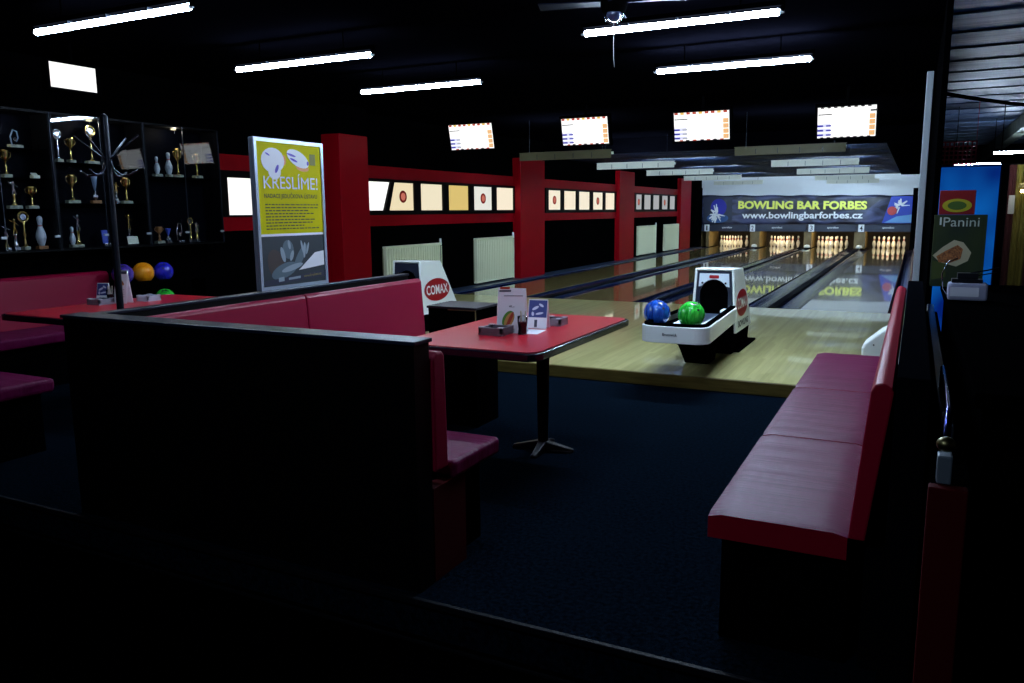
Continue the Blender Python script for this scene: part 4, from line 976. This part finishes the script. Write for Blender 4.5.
# brass ended rail on the divider
r=thing('handrail',(.88,-9.0,.665),'short metal rail with brass ball end on the red ended divider','handrail')
MB().box(.858,.890,-9.07,-9.02,.666,.735).build('bracket',mat('bracket_grey',(.12,.15,.18),.5,.2),r,bevel=.004)
MB().sphere((.874,-9.05,.760),.022,18,(1,1,.85)).build('brass_end',mat('brass',(.16,.14,.06),.35,1),r)
MB().tube([(.876,-9.03,.765),(.885,-8.8,.79),(.892,-8.4,.775),(.895,-8.0,.76)],.009,10).build('rail',mat('rail_blue_steel',(.05,.06,.22),.2,1),r)
MB().box(.885,.905,-8.05,-8.02,.655,.755).build('rear_bracket',darkmetal,r)
# bar side lights, pipe, beam, lattice, curtain
def tube2(x0,x1,y,z,L,s):
    o=thing('bar_tube_light',((x0+x1)/2,y,z),L,'ceiling light','tube lights over the bar')
    MB().cyl((x0,y,z),(x1,y,z),.016,n=16).build('tube',s,o)
    MB().box(x0,x1,y-.02,y+.02,z+.03,z+.06).build('housing',matte,o)
    for xx in (x0,x1): MB().cyl((xx,y,z),(xx,y,2.63),.005,n=6).build('hanger',matte,o)
barE=emat('bar_tube',(.62,.78,1),130)
tube2(1.19,1.71,1.2,1.875,'bright tube light seen just above the blue fridge',barE)
tube2(1.75,2.5,3.0,2.12,'thin tube light at the right edge above the bar',barE)
MB().tube([(.95,-.58,2.6),(1.25,-.2,2.57),(1.7,.5,2.56),(2.4,1.5,2.56)],.022,10).build('ceiling_pipe',matte,label='dark pipe under the plank ceiling of the bar',cat='pipe')
MB().box(2.0,2.16,-2,18,2.40,2.60).build('ceiling_beam',mat('beam_olive',(.10,.12,.09),.6,noise=((3,9,3),(.20,.22,.17),4)),label='greenish concrete beam under the bar ceiling',cat='beam')
m=MB()
for q in range(9): m.box(.985+q*.048,1.001+q*.048,.3,.312,1.78,2.12)
for q in range(7): m.box(.98,1.385,.297,.315,1.79+q*.053,1.806+q*.053)
for q in (.99,1.37): m.box(q,q+.006,.302,.308,2.1,2.63)
m.build('wire_lattice',mat('lattice_red',(.60,.01,.04),.5),label='red wire lattice hanging behind the post above the bar',cat='lattice')
r=thing('curtain',(2.3,3.7,-.25),'yellow and red curtains by a small lamp at the right edge','curtain')
for q in range(9):
    x=2.03+q*.10
    MB().prism([(x,3.7),(x+.02,3.66),(x+.05,3.70),(x+.075,3.66),(x+.098,3.70),(x+.098,3.72),(x,3.72)],'z',-.24,1.97).build('fold',mat('curtain_yellow',(.20,.15,.015),.9) if q in (1,2) else mat('curtain_red',(.06,.005,.004),.9),r)
o=thing('wall_lamp',(2.19,3.4,1.5),'small warm lamp in front of the yellow curtain','lamp')
MB().sphere((2.19,3.4,1.56),.022,14).build('bulb',emat('bulb',(1,.75,.35),40),o)
MB().lathe([(.06,0),(.04,.08)],(2.19,3.4,1.60),16).build('shade',mat('shade',(.3,.2,.05),.8),o)
MB().cyl((2.19,3.4,1.67),(2.19,3.4,2.62),.005,n=6).build('cord',matte,o)
MB().box(2.02,2.10,3.3,3.35,1.22,1.50).build('wall_picture',mat('small_pic',(.5,.42,.30),.6),label='small pale upright panel in front of the curtains at the right edge',cat='panel')
# ================================================================== camera and render look
F_,yaw,pitch,roll=800,.4643,.1612,-.0079
cy,sy=math.cos(yaw),math.sin(yaw); cp,sp=math.cos(pitch),math.sin(pitch)
fw=Vector((-sy*cp,cy*cp,-sp)); rt=Vector((cy,sy,0)); up=rt.cross(fw)
c,s=math.cos(roll),math.sin(roll); rt,up=c*rt+s*up,-s*rt+c*up
cam=bpy.data.cameras.new('camera'); co=bpy.data.objects.new('camera',cam); COL.objects.link(co)
cam.sensor_width=36; cam.lens=F_*36/1024; cam.clip_start=.05; cam.clip_end=100
M3=Matrix((rt,up,-fw)).transposed(); co.matrix_world=Matrix.Translation((.775,-11.16,1.316)) @ M3.to_4x4()
S.camera=co
w=bpy.data.worlds.new('world'); S.world=w; w.use_nodes=True
w.node_tree.nodes['Background'].inputs[0].default_value=(.3,.4,.7,1); w.node_tree.nodes['Background'].inputs[1].default_value=.0
S.view_settings.view_transform='Standard'; S.view_settings.look='None'; S.view_settings.exposure=0; S.view_settings.gamma=1
S.view_settings.use_curve_mapping=False
